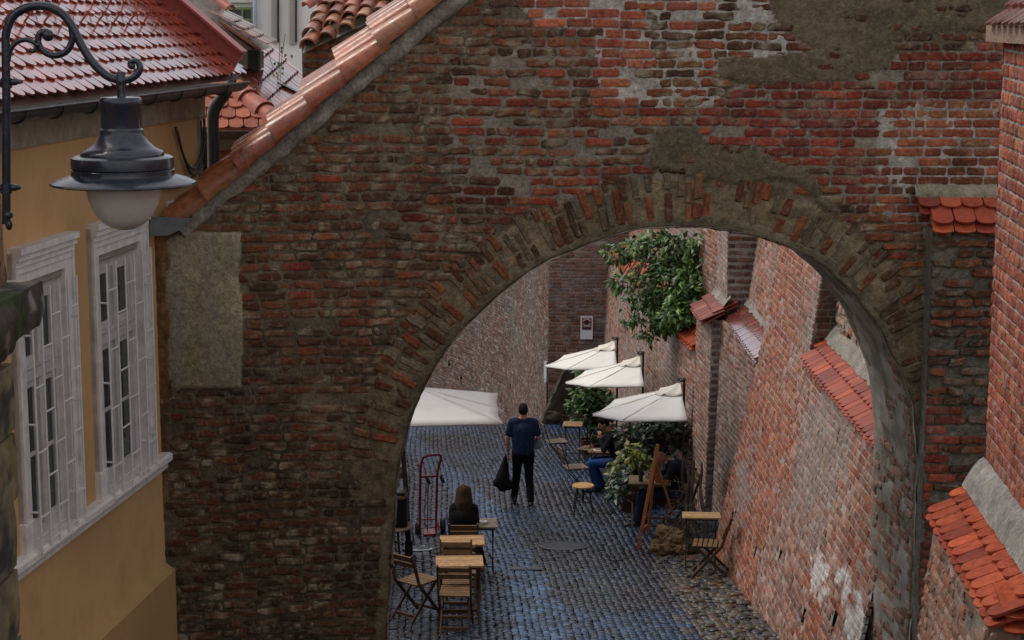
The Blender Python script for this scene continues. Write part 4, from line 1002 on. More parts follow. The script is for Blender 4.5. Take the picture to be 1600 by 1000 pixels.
# ------------------------------------------------------------------ ground of the lane
mb = MB(); xs = np.array([-60, -12, -5, -3, -1.5, 0, 1.5, 3, 5, 12, 60.0]); ys = np.array([-30, -10, 0, 8, 14, 18, 24, 30, 36, 43, 48, 54, 60, 75, 110.0])
X, Y = np.meshgrid(xs, ys); X = X.ravel(); Y = Y.ravel()
mb.grid(np.stack([X, Y, gz(X, Y) - 0.03], 1), len(xs), len(ys), (0.035, .03, .025)); tag(mb.build('ground', M_dirt), kind='structure')
chan = [(-3.4, 46), (-2.28, 39.07), (-1.23, 33.7), (-0.54, 29.6), (-0.1, 25.8), (0.31, 20.86), (0.6, 16)]
def setts(mb, x0, x1, y0, y1, w, seed):
    R = np.random.default_rng(seed); C = []
    s = x0
    while s < x1:
        wc = w * (0.82 + .36 * R.random()); t = y0 + R.random() * .2
        while t < y1:
            L = 0.075 + 0.10 * R.random(); C.append((s + wc / 2, t + L / 2, wc, L)); t += L
        s += wc
    C = np.array(C); x = C[:, 0] - 0.045 * (C[:, 1] - 20) + (fbm(np.stack([C[:, 0] * .6, C[:, 1] * .35, 0 * C[:, 0]], 1), .3, 3, 2) - .5) * .5; y = C[:, 1]
    n = len(C); x += (R.random(n) - .5) * .022; d = pldist(x, y, chan); band = d < 0.30 + .16 * (R.random(n) - .5)
    S_ = np.array([-1, -.76, .76, 1.0]); s = np.tile(S_, 4); t = np.repeat(S_, 4); ed = (np.abs(s) > .9) | (np.abs(t) > .9)
    rg = np.where(band, .5, 1.0)
    tx = (R.random(n) - .5) * 0.13 * rg; ty = ((R.random(n) - .5) * 0.17 + .01) * rg; hgt = (R.random(n) - .5) * 0.010 * rg
    co = (np.abs(s) > .9) & (np.abs(t) > .9)
    U = C[:, 2, None] / 2 * 0.97 * s * np.where(co, .86, 1); V = C[:, 3, None] / 2 * 0.97 * t * np.where(co, .86, 1)
    U = U + (R.random(U.shape) - .5) * .012; V = V + (R.random(V.shape) - .5) * .014
    Z = hgt[:, None] + tx[:, None] * U + ty[:, None] * V + np.where(ed, -0.009, 0.0) + (R.random(U.shape) - .5) * .004
    XX = x[:, None] + U; YY = y[:, None] + V; ZZ = gz(XX, YY) + Z
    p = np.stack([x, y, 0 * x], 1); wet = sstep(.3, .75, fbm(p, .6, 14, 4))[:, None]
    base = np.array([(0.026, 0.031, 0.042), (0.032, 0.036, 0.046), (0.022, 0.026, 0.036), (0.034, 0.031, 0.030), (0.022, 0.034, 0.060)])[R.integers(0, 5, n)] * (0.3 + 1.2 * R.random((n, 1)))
    base = base * (1 - .55 * wet) + np.array((.026, .068, .155)) * (.3 + 1.4 * R.random((n, 1))) * .55 * wet  # blue sky sheen painted into the colour of patches of setts
    base[band] = np.array((0.045, 0.088, 0.17)) * (0.3 + 1.4 * R.random((band.sum(), 1)))  # channel setts bluer and brighter: reflected sky put into their colour
    edge = (x > 2.05 + .3 * (R.random(n) - .5)) & (y < 26); base[edge] = np.array([(.10, .085, .06), (.05, .055, .07), (.08, .07, .06), (.13, .12, .11)])[R.integers(0, 4, edge.sum())]
    i = np.arange(3)[:, None] * 4 + np.arange(3)[None]; i = i.ravel(); f = np.stack([i, i + 1, i + 5, i + 4], 1)
    F = (f[None] + (np.arange(n) * 16)[:, None, None]).reshape(-1, 4)
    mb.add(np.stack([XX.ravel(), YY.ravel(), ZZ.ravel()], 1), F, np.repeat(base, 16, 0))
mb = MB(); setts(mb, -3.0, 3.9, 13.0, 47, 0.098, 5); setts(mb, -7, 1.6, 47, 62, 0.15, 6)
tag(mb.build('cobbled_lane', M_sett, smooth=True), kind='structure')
mb = MB(); R3 = np.random.default_rng(9)
for k in range(300):
    y = 17.5 + 8.5 * R3.random(); x = 3.05 - 0.9 * R3.random() ** 1.3; c = np.array([(.10, .08, .055), (.05, .055, .07), (.16, .14, .12), (.07, .06, .05), (.18, .10, .06)][R3.integers(5)])
    mb.ell((x, y, gz(x, y) + 0.005), (.04 + .07 * R3.random(), .03 + .06 * R3.random(), .012 + .02 * R3.random()), None, c * .7, 8, 5)
tag(mb.build('edge_pebbles', M_sett, smooth=True), 'loose worn pebbles strewn along the foot of the battered wall', 'pebbles', kind='stuff')
# manhole covers and drain
def cover(label, x, y, r, col, mat):
    c = G(x, y); root = thing('manhole_cover', c, label, 'manhole cover')
    mb = MB(); mb.lathe([(0.01, .0), (r, 0.0), (r, .012), (r - .02, .016), (r - .025, .010), (.01, .010)], (0, 0, 0), 32, col)
    sl_ = -0.12; o = mb.build('cover', mat); o.parent = root
    mb = MB(); mb.lathe([(r + .005, -.02), (r + .05, -.02), (r + .05, .012), (r + .005, .012)], (0, 0, 0), 32, (.06,) * 3); o = mb.build('ring', M_iron); o.parent = root
    root.location = (c[0], c[1], c[2] - .004); root.rotation_euler = (-math.atan(.12), 0, 0)
M_wetm = mat_attr('wet_metal', 0.16, .2, 20, .1, 40, .6, metal=.9)
cover('small bright wet round cover beside the dark parasol pole', 655, 857, 0.20, (.55, .58, .62), M_wetm)
cover('large dull round cover in the middle of the cobbles', 880, 853, 0.34, (.07, .075, .09), M_sett)
c = G(822, 889); dr = thing('drain_grate', c, 'pair of dark square drain plates let into the cobbles', 'drain'); mb = MB()
for dx in (-.12, .12): mb.box((dx, 0, .004), (.2, .22, .02), (.03,) * 3)
o = mb.build('plates', M_iron); o.parent = dr; dr.rotation_euler = (-math.atan(.12), 0, 0)

# ------------------------------------------------------------------ the long brick wall on the right of the lane
pw = thing('passage_wall', (3.2, 24, -7.4), 'long battered brick retaining wall with stepped red tile ledges along the lane', 'wall')
def colmix(u, v, R, n, seed, orange=0.5, grey=0.3):
    p = np.stack([u, v, 0 * u + seed], 1); a = fbm(p, .55, seed, 3); b = fbm(p, .8, seed + 5, 3)
    c = pick(PAL_PINK, n, R) * 0.85
    o = (a + (R.random(n) - .5) * .25) > (1 - orange) * .62 + .19; c[o] = pick(PAL_ORG, n, R)[o] * 0.92
    g = (b + (R.random(n) - .5) * .2) > 0.5 + (.5 - grey) * .3; c[g] = c[g] * .45 + np.array((.21, .185, .175)) * .6
    return c
def st_pw(seed, orange, grey, dull=1.0, ero=.25):
    def st(u, v, R):
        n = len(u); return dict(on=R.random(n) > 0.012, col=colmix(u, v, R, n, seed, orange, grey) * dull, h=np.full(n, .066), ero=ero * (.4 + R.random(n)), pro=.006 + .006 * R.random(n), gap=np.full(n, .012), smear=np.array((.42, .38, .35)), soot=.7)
    return st
def mo_pw(seed, k=1.0):
    def m(u, v):
        p = np.stack([u, v, 0 * u], 1); return np.array((.37, .335, .31)) * k * (.45 + .9 * fbm(p, 3, seed, 4)[:, None]), 0 * u
    return m
holes_px = [(1150, 800), (1180, 862), (1218, 870), (1255, 965), (1304, 968)]
def wall_face(name, parent, F, u0, u1, v0, v1, seed, orange=.5, grey=.3, dull=1.0, keep=None, holes=(), prof='far', cell=.11, ero=.25, tilt=0.0, mk=1.0, course=.083, stain=None):
    kp = (lambda u, v: np.ones(len(u), bool)) if keep is None else keep
    def k2(u, v):
        r = kp(u, v)
        for (hu, hv) in holes: r &= ~((np.abs(u - hu) < .11) & (np.abs(v - hv) < .10))
        return r
    def k3(u, v):
        r = kp(u, v)
        for (hu, hv) in holes: r &= ~((np.abs(u - hu) < .07) & (np.abs(v - hv) < .10))
        return r
    mb = MB()
    mortar_field(mb, F, u0, u1, v0, v1, .05 if holes else cell, k3, mo_pw(seed, mk), .006, -.002, seed)
    brick_field(mb, F, u0, u1, v0, v1 - .04, seed, k2, st_pw(seed, orange, grey, dull, ero), prof=prof, warp=(lambda u, v: tilt * u) if tilt else None, gap=.012, lens=(.24, .125), jl=.015, course=course)
    if stain is not None:
        for q in range(len(mb.v)): mb.c[q] = stain(mb.v[q], mb.c[q])
    # backing, seen only in the putlog holes
    uu = np.linspace(u0, u1, 12); vv = np.linspace(v0, v1, 6); U, V = np.meshgrid(uu, vv); U = U.ravel(); V = V.ravel()
    mb.grid(F(U, V, np.full(U.shape, -.22)), 12, 6, (.02, .015, .012))
    return mb.build(name, M_far, parent)
def XL(z): return np.where(z < -4.05, 3.62 - 0.205 * (-4.05 - z), 3.62 + .13 * (z + 4.05))
def hole_uv(px, py):     # where a pixel's ray meets the battered lower wall
    r = ray(px, py); lo, hi = 14.0, 30.0
    for _ in range(50):
        m = (lo + hi) / 2; q = np.array(r) * (m / r[1])
        if q[0] > XL(q[2]): hi = m
        else: lo = m
    return (lo, lo * r[2] / r[1])
F1 = lambda u, v, n: np.stack([XL(v) - n, u, v], 1)
def salt(poly, seed):      # lime efflorescence bleeding out of the brickwork
    pl = [hole_uv(*q) for q in poly]
    def f(V, c):
        j = fbm(V, 2.2, seed, 3) - .5; k = fbm(V, 2.2, seed + 9, 3) - .5
        m = inpoly(V[:, 1] + j * .7, V[:, 2] + k * .5, pl) * sstep(.34, .56, fbm(V, 7, seed + 3, 3)) * .85
        return c * (1 - m[:, None]) + np.array((.58, .55, .55)) * m[:, None]
    return f
wall_face('lower_wall', pw, F1, 16.15, 21.5, -7.6, -4.05, 201, .40, .14, holes=[hole_uv(*h) for h in holes_px], prof='hero', stain=salt([(1264, 872), (1300, 862), (1330, 890), (1350, 950), (1356, 1010), (1328, 1010), (1318, 940), (1298, 892), (1285, 900), (1298, 950), (1282, 950)], 5))
wall_face('lower_wall', pw, F1, 21.5, 25.0, -8.0, -4.05, 202, .50, .15, holes=[hole_uv(*h) for h in holes_px], prof='hero')
bt = wall_face('buttress', pw, F1, 21.5, 25.0, -4.05, 0.4, 203, .62, .15, prof='hero')
Fs = lambda u, v, n: np.stack([XL(v) + u, 21.49 - n + 0 * u, v], 1)
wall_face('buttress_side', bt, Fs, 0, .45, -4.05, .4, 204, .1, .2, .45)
F1u = lambda u, v, n: np.stack([3.93 - n + 0 * u, u, v], 1)
def st_rub(u, v, R):
    n = len(u); return dict(on=R.random(n) > .28, col=np.concatenate([pick(PAL_PINK, n, R)[: n // 2], pick(PAL_OLD, n, R)[n // 2:]])[R.permutation(n)], h=.05 + .03 * R.random(n), ero=.7 + .3 * R.random(n), pro=.03 * R.random(n), gap=np.full(n, .02), smear=np.array((.33, .28, .23)))
mb = MB(); mortar_field(mb, F1u, 16.15, 21.5, -4.2, .4, .05, lambda u, v: u > 0, mo_pw(7, .85), .03, -.004, 12); brick_field(mb, F1u, 16.15, 21.5, -4.2, .4, 205, lambda u, v: u > 0, st_rub); mb.build('rubble_wall', M_mas, pw)
# section behind: ledge B
F3 = lambda u, v, n: np.stack([3.66 - .085 * (u - 25) + .03 * (v + 4.75) - n, u, v], 1)
wall_face('lower_wall', pw, F3, 25.0, 28.5, -8.4, -4.75, 206, .12, .75, .8)
F3u = lambda u, v, n: np.stack([3.78 + .13 * (v + 4.56) - n, u, v], 1)
wall_face('upper_wall', pw, F3u, 25.0, 28.5, -4.8, .4, 207, .38, .45, prof='hero')
# slender buttress
b2 = wall_face('buttress', pw, lambda u, v, n: np.stack([3.22 - .06 * (u - 28.5) + .02 * (v + 4.8) - n, u, v], 1), 28.5, 30.0, -8.6, -4.77, 208, .1, .5, .95)
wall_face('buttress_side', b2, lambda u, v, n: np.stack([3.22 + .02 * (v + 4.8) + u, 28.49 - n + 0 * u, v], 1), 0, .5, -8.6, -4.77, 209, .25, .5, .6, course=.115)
wall_face('upper_wall', b2, lambda u, v, n: np.stack([3.46 - n + 0 * u, u, v], 1), 28.6, 30.0, -4.9, .2, 210, .1, .8, 1.1)
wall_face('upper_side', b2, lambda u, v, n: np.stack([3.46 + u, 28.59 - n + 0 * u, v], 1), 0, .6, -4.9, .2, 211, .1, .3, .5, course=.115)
PX4 = ([30, 32, 35, 38, 41, 43.2], [3.13, 2.93, 2.74, 2.66, 2.44, 2.36])
F4 = lambda u, v, n: np.stack([np.interp(u, *PX4) + .05 * (v + 5.5) - n, u, v], 1)
wall_face('lower_wall', pw, F4, 30.0, 43.2, -10.2, -5.5, 212, .34, .5, .95)
F4u = lambda u, v, n: np.stack([np.interp(u, *PX4) + .45 - n, u, v], 1)
wall_face('upper_wall', pw, F4u, 30.0, 43.2, -5.6, -1.6, 213, .35, .35, .9)
# tile ledges
def ledge(parent, a, b, dx, dz_, seed, rows=2, cols=CT_OR, mat=None, w=.17, name='tile_ledge'):
    a = np.array(a, float); b = np.array(b, float); U = b - a; L = np.linalg.norm(U); U = U / L; Vd = nz3((-dx, 0, -dz_)); N = nz3(np.cross(U, Vd)); N = N if N[2] > 0 else -N
    slope = math.hypot(dx, dz_); n = max(2, int(L / w)); mb = MB()
    ex = slope / rows
    tile_field(mb, a, U, Vd, N, n, rows, L / n, ex, ex * 1.8, cols, seed=seed, tail=.6, th=.018)
    tile_field(mb, a - N * .04, U, Vd, N, n, rows, L / n, ex + .012, ex * 1.8, cols, seed=seed + 1, tail=.3, th=.018, lift=.4)
    e = -N * .055; mb.add([a + e, a + U * L + e, a + U * L + Vd * slope * .95 + e, a + Vd * slope * .95 + e], [[0, 1, 2, 3]], (.1, .05, .04))
    t = mb.build(name, mat or M_cap, parent)
    mb = MB(); nu, nv = max(12, int(L / .06)), 6; V = []
    for j in range(nv):
        for i in range(nu):
            k = j / (nv - 1); q = a + U * (L * i / (nu - 1)); V.append(q + np.array((.06 - .13 * k, 0, .17 - .17 * k)))
    V = np.array(V); V += ((fbm(V, 8, seed, 3) - .5) * .06)[:, None] * np.array((1, 0, 1)); mb.grid(V, nu, nv, np.array((.29, .27, .24)) * (.4 + .95 * fbm(V, 7, 5, 3)[:, None])); mb.build('mortar_fillet', M_mas, t, smooth=True)
ledge(pw, (3.86, 21.5, -3.83), (3.86, 16.2, -3.83), .36, .24, 301, 2)
ledge(pw, (3.80, 28.6, -4.52), (3.80, 25.0, -4.52), .36, .24, 303, 2, CT_DK + [(.36, .09, .06)], M_tile)
ledge(b2, (3.44, 30.1, -4.56), (3.44, 28.42, -4.56), .42, .24, 305, 2, CT_DK + [(.36, .12, .09)], M_cap)
ledge(pw, (3.35, 32.2, -5.22), (3.55, 30.05, -5.22), .5, .3, 307, 3)
ledge(pw, (3.10, 38.0, -5.22), (3.35, 32.25, -5.22), .5, .3, 308, 3)
ledge(pw, (2.80, 42.6, -5.22), (3.10, 38.05, -5.22), .5, .3, 309, 3, [(.42, .08, .035), (.38, .07, .03)])
# ------------------------------------------------------------------ end wall and the wall of the bend
ew = thing('end_wall', (1.7, 43.2, -10), 'flat brick end wall carrying the small white plaque', 'wall')
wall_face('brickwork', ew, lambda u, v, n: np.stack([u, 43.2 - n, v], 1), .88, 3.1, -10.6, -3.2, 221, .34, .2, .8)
bw = thing('bend_wall', (-1, 52, -11.5), 'dark weathered brick wall curving away to the left at the bend', 'wall')
bp = np.array([(0.88, 43.2), (0.45, 46.5), (0.0, 49.3), (-1.1, 52.8), (-3.3, 57.2), (-8, 64)]); bs = np.concatenate([[0], np.cumsum(np.hypot(*np.diff(bp, axis=0).T))])
def Fb(u, v, n):
    x = np.interp(u, bs, bp[:, 0]); y = np.interp(u, bs, bp[:, 1]); x2 = np.interp(u + .5, bs, bp[:, 0]); y2 = np.interp(u + .5, bs, bp[:, 1]); l = np.hypot(x2 - x, y2 - y) + 1e-9
    l = np.where(l < 1e-3, 1, l); tx, ty = (x2 - x) / l, (y2 - y) / l
    return np.stack([x - ty * n - .10 * (v + 8) * ty * -1 * .3, y + tx * n, v], 1)
def bhole(px, py):
    r = ray(px, py)
    best = None
    for s in np.linspace(0, bs[-1], 1500):
        x = np.interp(s, bs, bp[:, 0]); y = np.interp(s, bs, bp[:, 1]); d = abs(x / y - r[0] / r[1])
        if best is None or d < best[0]: best = (d, s, y)
    return (best[1], best[2] * r[2] / r[1])
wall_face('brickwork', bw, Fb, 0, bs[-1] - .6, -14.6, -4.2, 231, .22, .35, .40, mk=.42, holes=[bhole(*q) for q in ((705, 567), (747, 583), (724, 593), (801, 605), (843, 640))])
# rubble buttress at the foot of the bend
rb = thing('rock_outcrop', (0.85, 42.4, gz(0.8, 42.4)), 'grey sloping rubble outcrop at the foot of the end wall corner', 'rock')
mb = MB()
gc = lambda q: np.array((.06, .05, .038)) * (.35 + 1.2 * fbm(q, 3, 3, 4)[:, None])
rock(mb, (1.22, 43.05, -9.05), (.42, .5, 1.75), 71, gc, .12, 24, .75, np.array(Matrix.Rotation(.42, 3, 'Y'))); rock(mb, (1.0, 42.95, -9.6), (.5, .5, .4), 72, gc, .1, 16, .6)
mb.build('stone', M_stone, rb, smooth=True)
# left side of the lane beyond the arch (mostly hidden by it)
lwl = thing('lane_wall', (-2.9, 24, -7.4), 'plain brick wall closing the left side of the lane beyond the arch', 'wall')
wall_face('brickwork', lwl, lambda u, v, n: np.stack([-2.75 + n - .04 * (u - 16), u, v], 1), 16.35, 41, -10.6, -4.6, 241, .3, .3, .7, cell=.3)

# ------------------------------------------------------------------ sign, plaque, half parasols
CW = (.80, .79, .77)
sg = thing('wall_plaque', (1.74, 43.15, -7.3), 'white plaque with a dark red square emblem on the end wall', 'sign')
c0 = P(907, 494, 43.1); c1 = P(926, 530, 43.1); wS, hS = c1[0] - c0[0], c0[2] - c1[2]
def SQ(mb, x0, x1, z0, z1, y, col, th=.006): mb.box(((x0 + x1) / 2 * wS + c0[0], y, c1[2] + (z0 + z1) / 2 * hS), ((x1 - x0) * wS, th, (z1 - z0) * hS), col)
mb = MB(); SQ(mb, 0, 1, 0, 1, 43.10, (.88, .88, .9), .03); mb.build('board', M_paint, sg)
mb = MB(); SQ(mb, .12, .90, .42, .94, 43.083, (.085, .02, .028)); mb.build('emblem_panel', M_paint, sg)
mb = MB(); cx, cz = c0[0] + .51 * wS, c1[2] + .735 * hS; r = .30 * wS
oc = [np.array((cx + r * math.cos(a), 43.078, cz + r * math.sin(a))) for a in np.arange(9) * math.pi / 4 + math.pi / 8]
for i in range(8): mb.bar(oc[i], oc[i + 1], .004, .035, (.62, .52, .52))
for i in range(4):
    a = oc[2 * i]; b = oc[2 * i + 1]; m = (a + b) / 2 - np.array((cx, 0, cz)); m[1] = 0; e = np.array((cx, 43.078, cz)) + m * 1.05
for sx in (-1, 1):
    for z_ in (-1, 1): mb.bar((cx + sx * r * 1.15, 43.079, cz + z_ * r * .35), (cx + sx * r * 1.15, 43.079, cz + z_ * r * 1.15), .004, .02, (.5, .42, .42)); mb.bar((cx + sx * r * .35, 43.079, cz + z_ * r * 1.15), (cx + sx * r * 1.15, 43.079, cz + z_ * r * 1.15), .004, .02, (.5, .42, .42))
mb.build('emblem', M_paint, sg)
mb = MB(); SQ(mb, .36, .64, .385, .40, 43.082, (.35, .33, .36), .004); mb.build('caption_line', M_paint, sg)
ps = thing('small_plate', (0.8, 43.3, -8), 'tiny pale metal plate at the corner of the bend wall', 'plate')
mb = MB(); q = P(853, 578, 43.25); mb.box(q, (.10, .05, .42), (.55, .57, .62), np.array(Matrix.Rotation(-.9, 3, 'Z'))); mb.box(q - np.array((0, 0.02, .26)), (.09, .05, .08), (.5, .48, .46), np.array(Matrix.Rotation(-.9, 3, 'Z'))); mb.build('plate', M_paint, ps)

def canopy(root, apex, rim, flap=True, col=CW, hem=.07):
    # faceted cloth between the hub and the rim points, each panel slightly sagging
    mb = MB(); apex = np.array(apex, float); rim = [np.array(q, float) for q in rim]; n = 9
    for i in range(len(rim) - 1):
        a, b = rim[i], rim[i + 1]; V = []; m = 9
        for r_ in range(n):
            t = r_ / (n - 1)
            for k in range(m):
                s = k / (m - 1); q = apex * (1 - t) + (a * (1 - s) + b * s) * t
                q = q - np.array((0, 0, .022 * t * 4 * s * (1 - s) * (1.4 - t))); mid = (a + b) / 2 - apex; V.append(q - np.array((mid[0], mid[1], 0)) * .025 * t * 4 * s * (1 - s))
        V = np.array(V); V[:, 2] += (fbm(V, 5, 5, 2) - .5) * .02
        mb.grid(V, m, n, col)
        # hem
        H_ = V[-m:]; mb.grid(np.concatenate([H_, H_ - np.array((0, 0, .035))]), m, 2, np.array(col) * .97)
    o = mb.build('canopy', M_cloth, root, smooth=True, auto=12)
    sol = o.modifiers.new('Solidify', 'SOLIDIFY'); sol.thickness = .004
    mb = MB()
    for q in rim: mb.tube([apex - np.array((0, 0, .05)), q - np.array((0, 0, .03))], .009, (.05,) * 3, 6)
    mb.build('ribs', M_iron, root)
    mb = MB()
    for q in rim[1:-1]: mb.tube([apex + np.array((0, 0, .004)), (apex + q) / 2 + np.array((0, 0, .003)), q + np.array((0, 0, .002))], .007, (.62, .57, .50), 5)
    mb.build('seams', M_cloth, root)
    if flap:
        mb = MB(); ap2 = apex + np.array((0, 0, .085))
        for i in range(len(rim) - 1):
            a = apex + (rim[i] - apex) * .30 + np.array((0, 0, .05)); b = apex + (rim[i + 1] - apex) * .30 + np.array((0, 0, .05)); V = []
            for r_ in range(4):
                t = r_ / 3
                for k in range(7):
                    s = k / 6; V.append(ap2 * (1 - t) + (a * (1 - s) + b * s) * t - np.array((0, 0, .045 * math.sin(s * math.pi) * t + .02 * math.sin(t * 3.1))))
            mb.grid(np.array(V), 7, 4, np.array(col) * np.array((.96, .92, .84)))
        v_ = mb.build('vent_flap', M_cloth, root, smooth=True, auto=12); v_.modifiers.new('Solidify', 'SOLIDIFY').thickness = .004
GRP = 'white half parasols along the right wall'
for (D, X, zt, sc, lab) in ((27.0, 2.58, -5.56, 1.0, 'nearest white half parasol on the right wall, above the bowed bald man'), (31.9, 2.31, -6.06, 1.0, 'middle one of three white half parasols on the right wall'), (34.2, 1.98, -6.20, 1.0, 'farthest white half parasol on the right wall, just below the plaque')):
    g = float(gz(X, D)); u = thing('half_parasol', (X, D, g), lab, 'parasol', GRP)
    rm = [(-0.02, -1.30, -.21), (-.93, -.98, -.29), (-1.34, 0, -.42), (-.95, .95, -.40), (.10, 1.34, -.36)]
    canopy(u, (X, D, zt), [(X + a * sc, D + b * sc, zt + c) for a, b, c in rm])
    mb = MB(); mb.tube([(X + .06, D, g), (X + .06, D, zt + .10)], .019, (.03,) * 3, 10); mb.build('pole', M_iron, u, smooth=True, auto=50)
    mb = MB(); mb.ell((X + .03, D, zt + .11), (.055, .06, .03), None, (.03, .04, .05)); mb.tube([(X - .05, D, zt + .115), (X + .08, D, zt + .13)], [.03, .02], (.04, .05, .06), 8); mb.build('finial', M_iron, u)
    mb = MB(); mb.box((X + .05, D, g + .05), (.45, .8, .07), (.06,) * 3, None, 0, .02); mb.build('base', M_iron, u)
u = thing('tilted_parasol', (-1.5, 24.9, gz(-1.5, 24.9)), 'single white parasol on a dark pole beside the left jamb of the arch', 'parasol')
canopy(u, (-1.42, 25.75, -5.30), [P(640, 668, 24.3) + np.array((-.9, 0, .02)), P(785, 660, 24.75), P(782, 638, 25.8) + np.array((-.03, 0, 0)), P(778, 615, 26.9), P(650, 611, 27.2) + np.array((-1.2, 0, 0))], False)
mb = MB(); mb.tube([P(640, 870, 24.85), P(634, 760, 24.95), P(628, 690, 25.1), (-1.5, 25.3, -5.35)], .036, (.02,) * 3, 10); mb.build('pole', M_iron, u, smooth=True)
mb = MB(); q = P(639, 872, 24.85); mb.box(q + np.array((0, 0, .10)), (.11, .11, .34), (.02,) * 3, None, 0, .015); mb.box(q + np.array((-.05, 0, -.02)), (.5, .5, .07), (.03,) * 3, None, 0, .02); mb.build('base', M_iron, u)

# ------------------------------------------------------------------ cafe furniture
WOOD = (.19, .105, .048); WOODD = (.075, .042, .022); WOODL = (.34, .20, .09)
def chair(label, cat='chair', wood=WOOD, frame=WOODD, metal=False, group='folding cafe chairs', name='folding_chair'):
    r = thing(name, (0, 0, 0), label, cat, group); w = .375; t = .010 if metal else .019
    M_f = M_iron if metal else M_wood; fw, fh = (.016, .016) if metal else (.022, .038)
    def leg(nm, pl):
        mb = MB()
        for a, b in zip(pl[:-1], pl[1:]): mb.bar(a, b, fw, fh, frame, (1, 0, 0) if False else (0, 1, 0.3), 0, .003)
        mb.build(nm, M_f, r)
    for s in (-1, 1):
        leg('back_leg', [(s * w / 2, -.30, .86), (s * w / 2, -.17, .46), (s * w / 2, .23, 0)])
        leg('front_leg', [(s * (w / 2 - .028), .17, .44), (s * (w / 2 - .028), -.30, 0)])
    mb = MB(); ns = 6
    for i in range(ns): mb.box((0, -.15 + i * .068, .455), (w - .015, .052, .018), np.array(wood) * (.85 + .3 * random.random()), None, 0, .004)
    for s in (-1, 1): mb.bar((s * (w / 2 - .05), -.17, .437), (s * (w / 2 - .05), .22, .437), .02, .024, frame)
    mb.build('seat', M_wood, r)
    mb = MB()
    for z in (.80, .715): mb.bar((-w / 2, -.26 - (z - .76) * .33 - .0, z), (w / 2, -.26 - (z - .76) * .33, z), .062, .016, np.array(wood) * (.9 + .2 * random.random()), (0, 1, .3))
    mb.build('backrest', M_wood, r)
    mb = MB()
    for (y, z) in ((.155, .085), (-.24, .06), (-.155, .48 if metal else .14)): mb.bar((-w / 2 + .01, y, z), (w / 2 - .01, y, z), .018 if not metal else .012, .030 if not metal else .012, np.array(frame) if metal else np.array(wood) * .9)
    mb.build('cross_bar', M_f, r) if False else None
    return r
def stretcher(r, wood, metal):
    for (y, z) in ((.150, .09), (-.215, .08)):
        mb = MB(); mb.bar((-.172, y, z), (.172, y, z), .012 if metal else .02, .012 if metal else .034, np.array(wood) * .85); o = mb.build('stretcher', M_iron if metal else M_wood); o.parent = r
def gp(px, py, dz=0.0): q = G(px, py); return (q[0], q[1], q[2] + dz)
R_ = math.radians
c1_ = chair('wooden folding chair nearest the camera, its back to us, at the front table'); stretcher(c1_, WOOD, False)
place(c1_, (P(712, 975, 20.1)[0], 20.1, gz(0, 20.1) - .01), R_(-2))
dup(c1_, 'wooden folding chair pulled aside at lower left, turned a quarter away', (P(652, 970, 20.75)[0], 20.75, gz(0, 20.75)), R_(-38))
dup(c1_, 'wooden folding chair facing us from the far side of the front table', (P(712, 900, 21.05)[0], 20.88, gz(0, 21.0)), R_(180))
dup(c1_, 'wooden folding chair tucked to the near side of the second table', (P(722, 900, 21.5)[0], 21.45, gz(0, 21.5)), R_(0))
dup(c1_, 'wooden folding chair carrying the long haired woman', (P(725, 870, 23.0)[0], 23.02, gz(0, 23.0)), R_(0))
cr = dup(c1_, 'wooden folding chair standing against the right wall by the narrow table', (P(1108, 900, 23.5)[0] - .02, 23.35, gz(0, 23.4)), R_(80))
dup(c1_, 'wooden folding chair under the bowed bald man', (2.66, 27.62, gz(0, 27.6)), R_(97))
dup(c1_, 'wooden folding chair under the man in blue jeans', (1.93, 31.35, gz(0, 31.35)), R_(92))
m1 = chair('black metal chair with wooden slats facing the table of the man in jeans', frame=(.02, .02, .022), metal=True, group='black metal slatted chairs', name='slatted_chair', wood=(.20, .14, .10)); stretcher(m1, (.02,) * 3, True)
place(m1, (P(897, 765, 31.4)[0], 31.3, gz(0, 31.3)), R_(-72))
dup(m1, 'black metal chair with pale slats beside the far back table', (P(868, 718, 35.2)[0], 35.3, gz(0, 35.3)), R_(-75))
dup(m1, 'black metal chair tucked in the shade behind the far plants', (P(922, 705, 34.3)[0], 34.0, gz(0, 34.0)), R_(60))
def table(label, w, d, h, col=WOODL, frame=WOODD, metal=False, slats=6):
    r = thing('cafe_table', (0, 0, 0), label, 'table', 'small cafe tables'); mb = MB(); sd = d / slats
    for i in range(slats): mb.box((0, -d / 2 + (i + .5) * sd, h - .011), (w, sd - .005, .022), np.array(col) * (.8 + .4 * random.random()), None, 0, .003)
    mb.build('table_top', M_wood, r); mb = MB()
    for s in (-1, 1): mb.box((s * (w / 2 - .05), 0, h - .036), (.03, d - .04, .028), frame)
    for s in (-1, 1): mb.box((0, s * (d / 2 - .03), h - .036), (w - .14, .02, .028), frame)
    mb.build('apron', M_iron if metal else M_wood, r)
    k = .016 if metal else .03
    for s in (-1, 1):
        for e in (-1, 1):
            mb = MB(); mb.bar((s * (w / 2 - .06), e * (d / 2 - .05), h - .03), (s * (w / 2 - .06), -e * (d / 2 - .03), 0), k, k, frame, (1, 0, 0)); mb.build('leg', M_iron if metal else M_wood, r)
    mb = MB(); mb.bar((-w / 2 + .06, 0, .12), (w / 2 - .06, 0, .12), k, k, frame); mb.build('stretcher', M_iron if metal else M_wood, r)
    return r
t1 = table('front wooden slatted table nearest the camera', .56, .44, .735, (.40, .23, .10)); place(t1, (P(718, 882, 20.5)[0], 20.52, gz(0, 20.5)), R_(3))
t2 = dup(t1, 'second wooden slatted table, just behind the front one', (P(722, 848, 21.95)[0], 21.98, gz(0, 21.98)), R_(3))
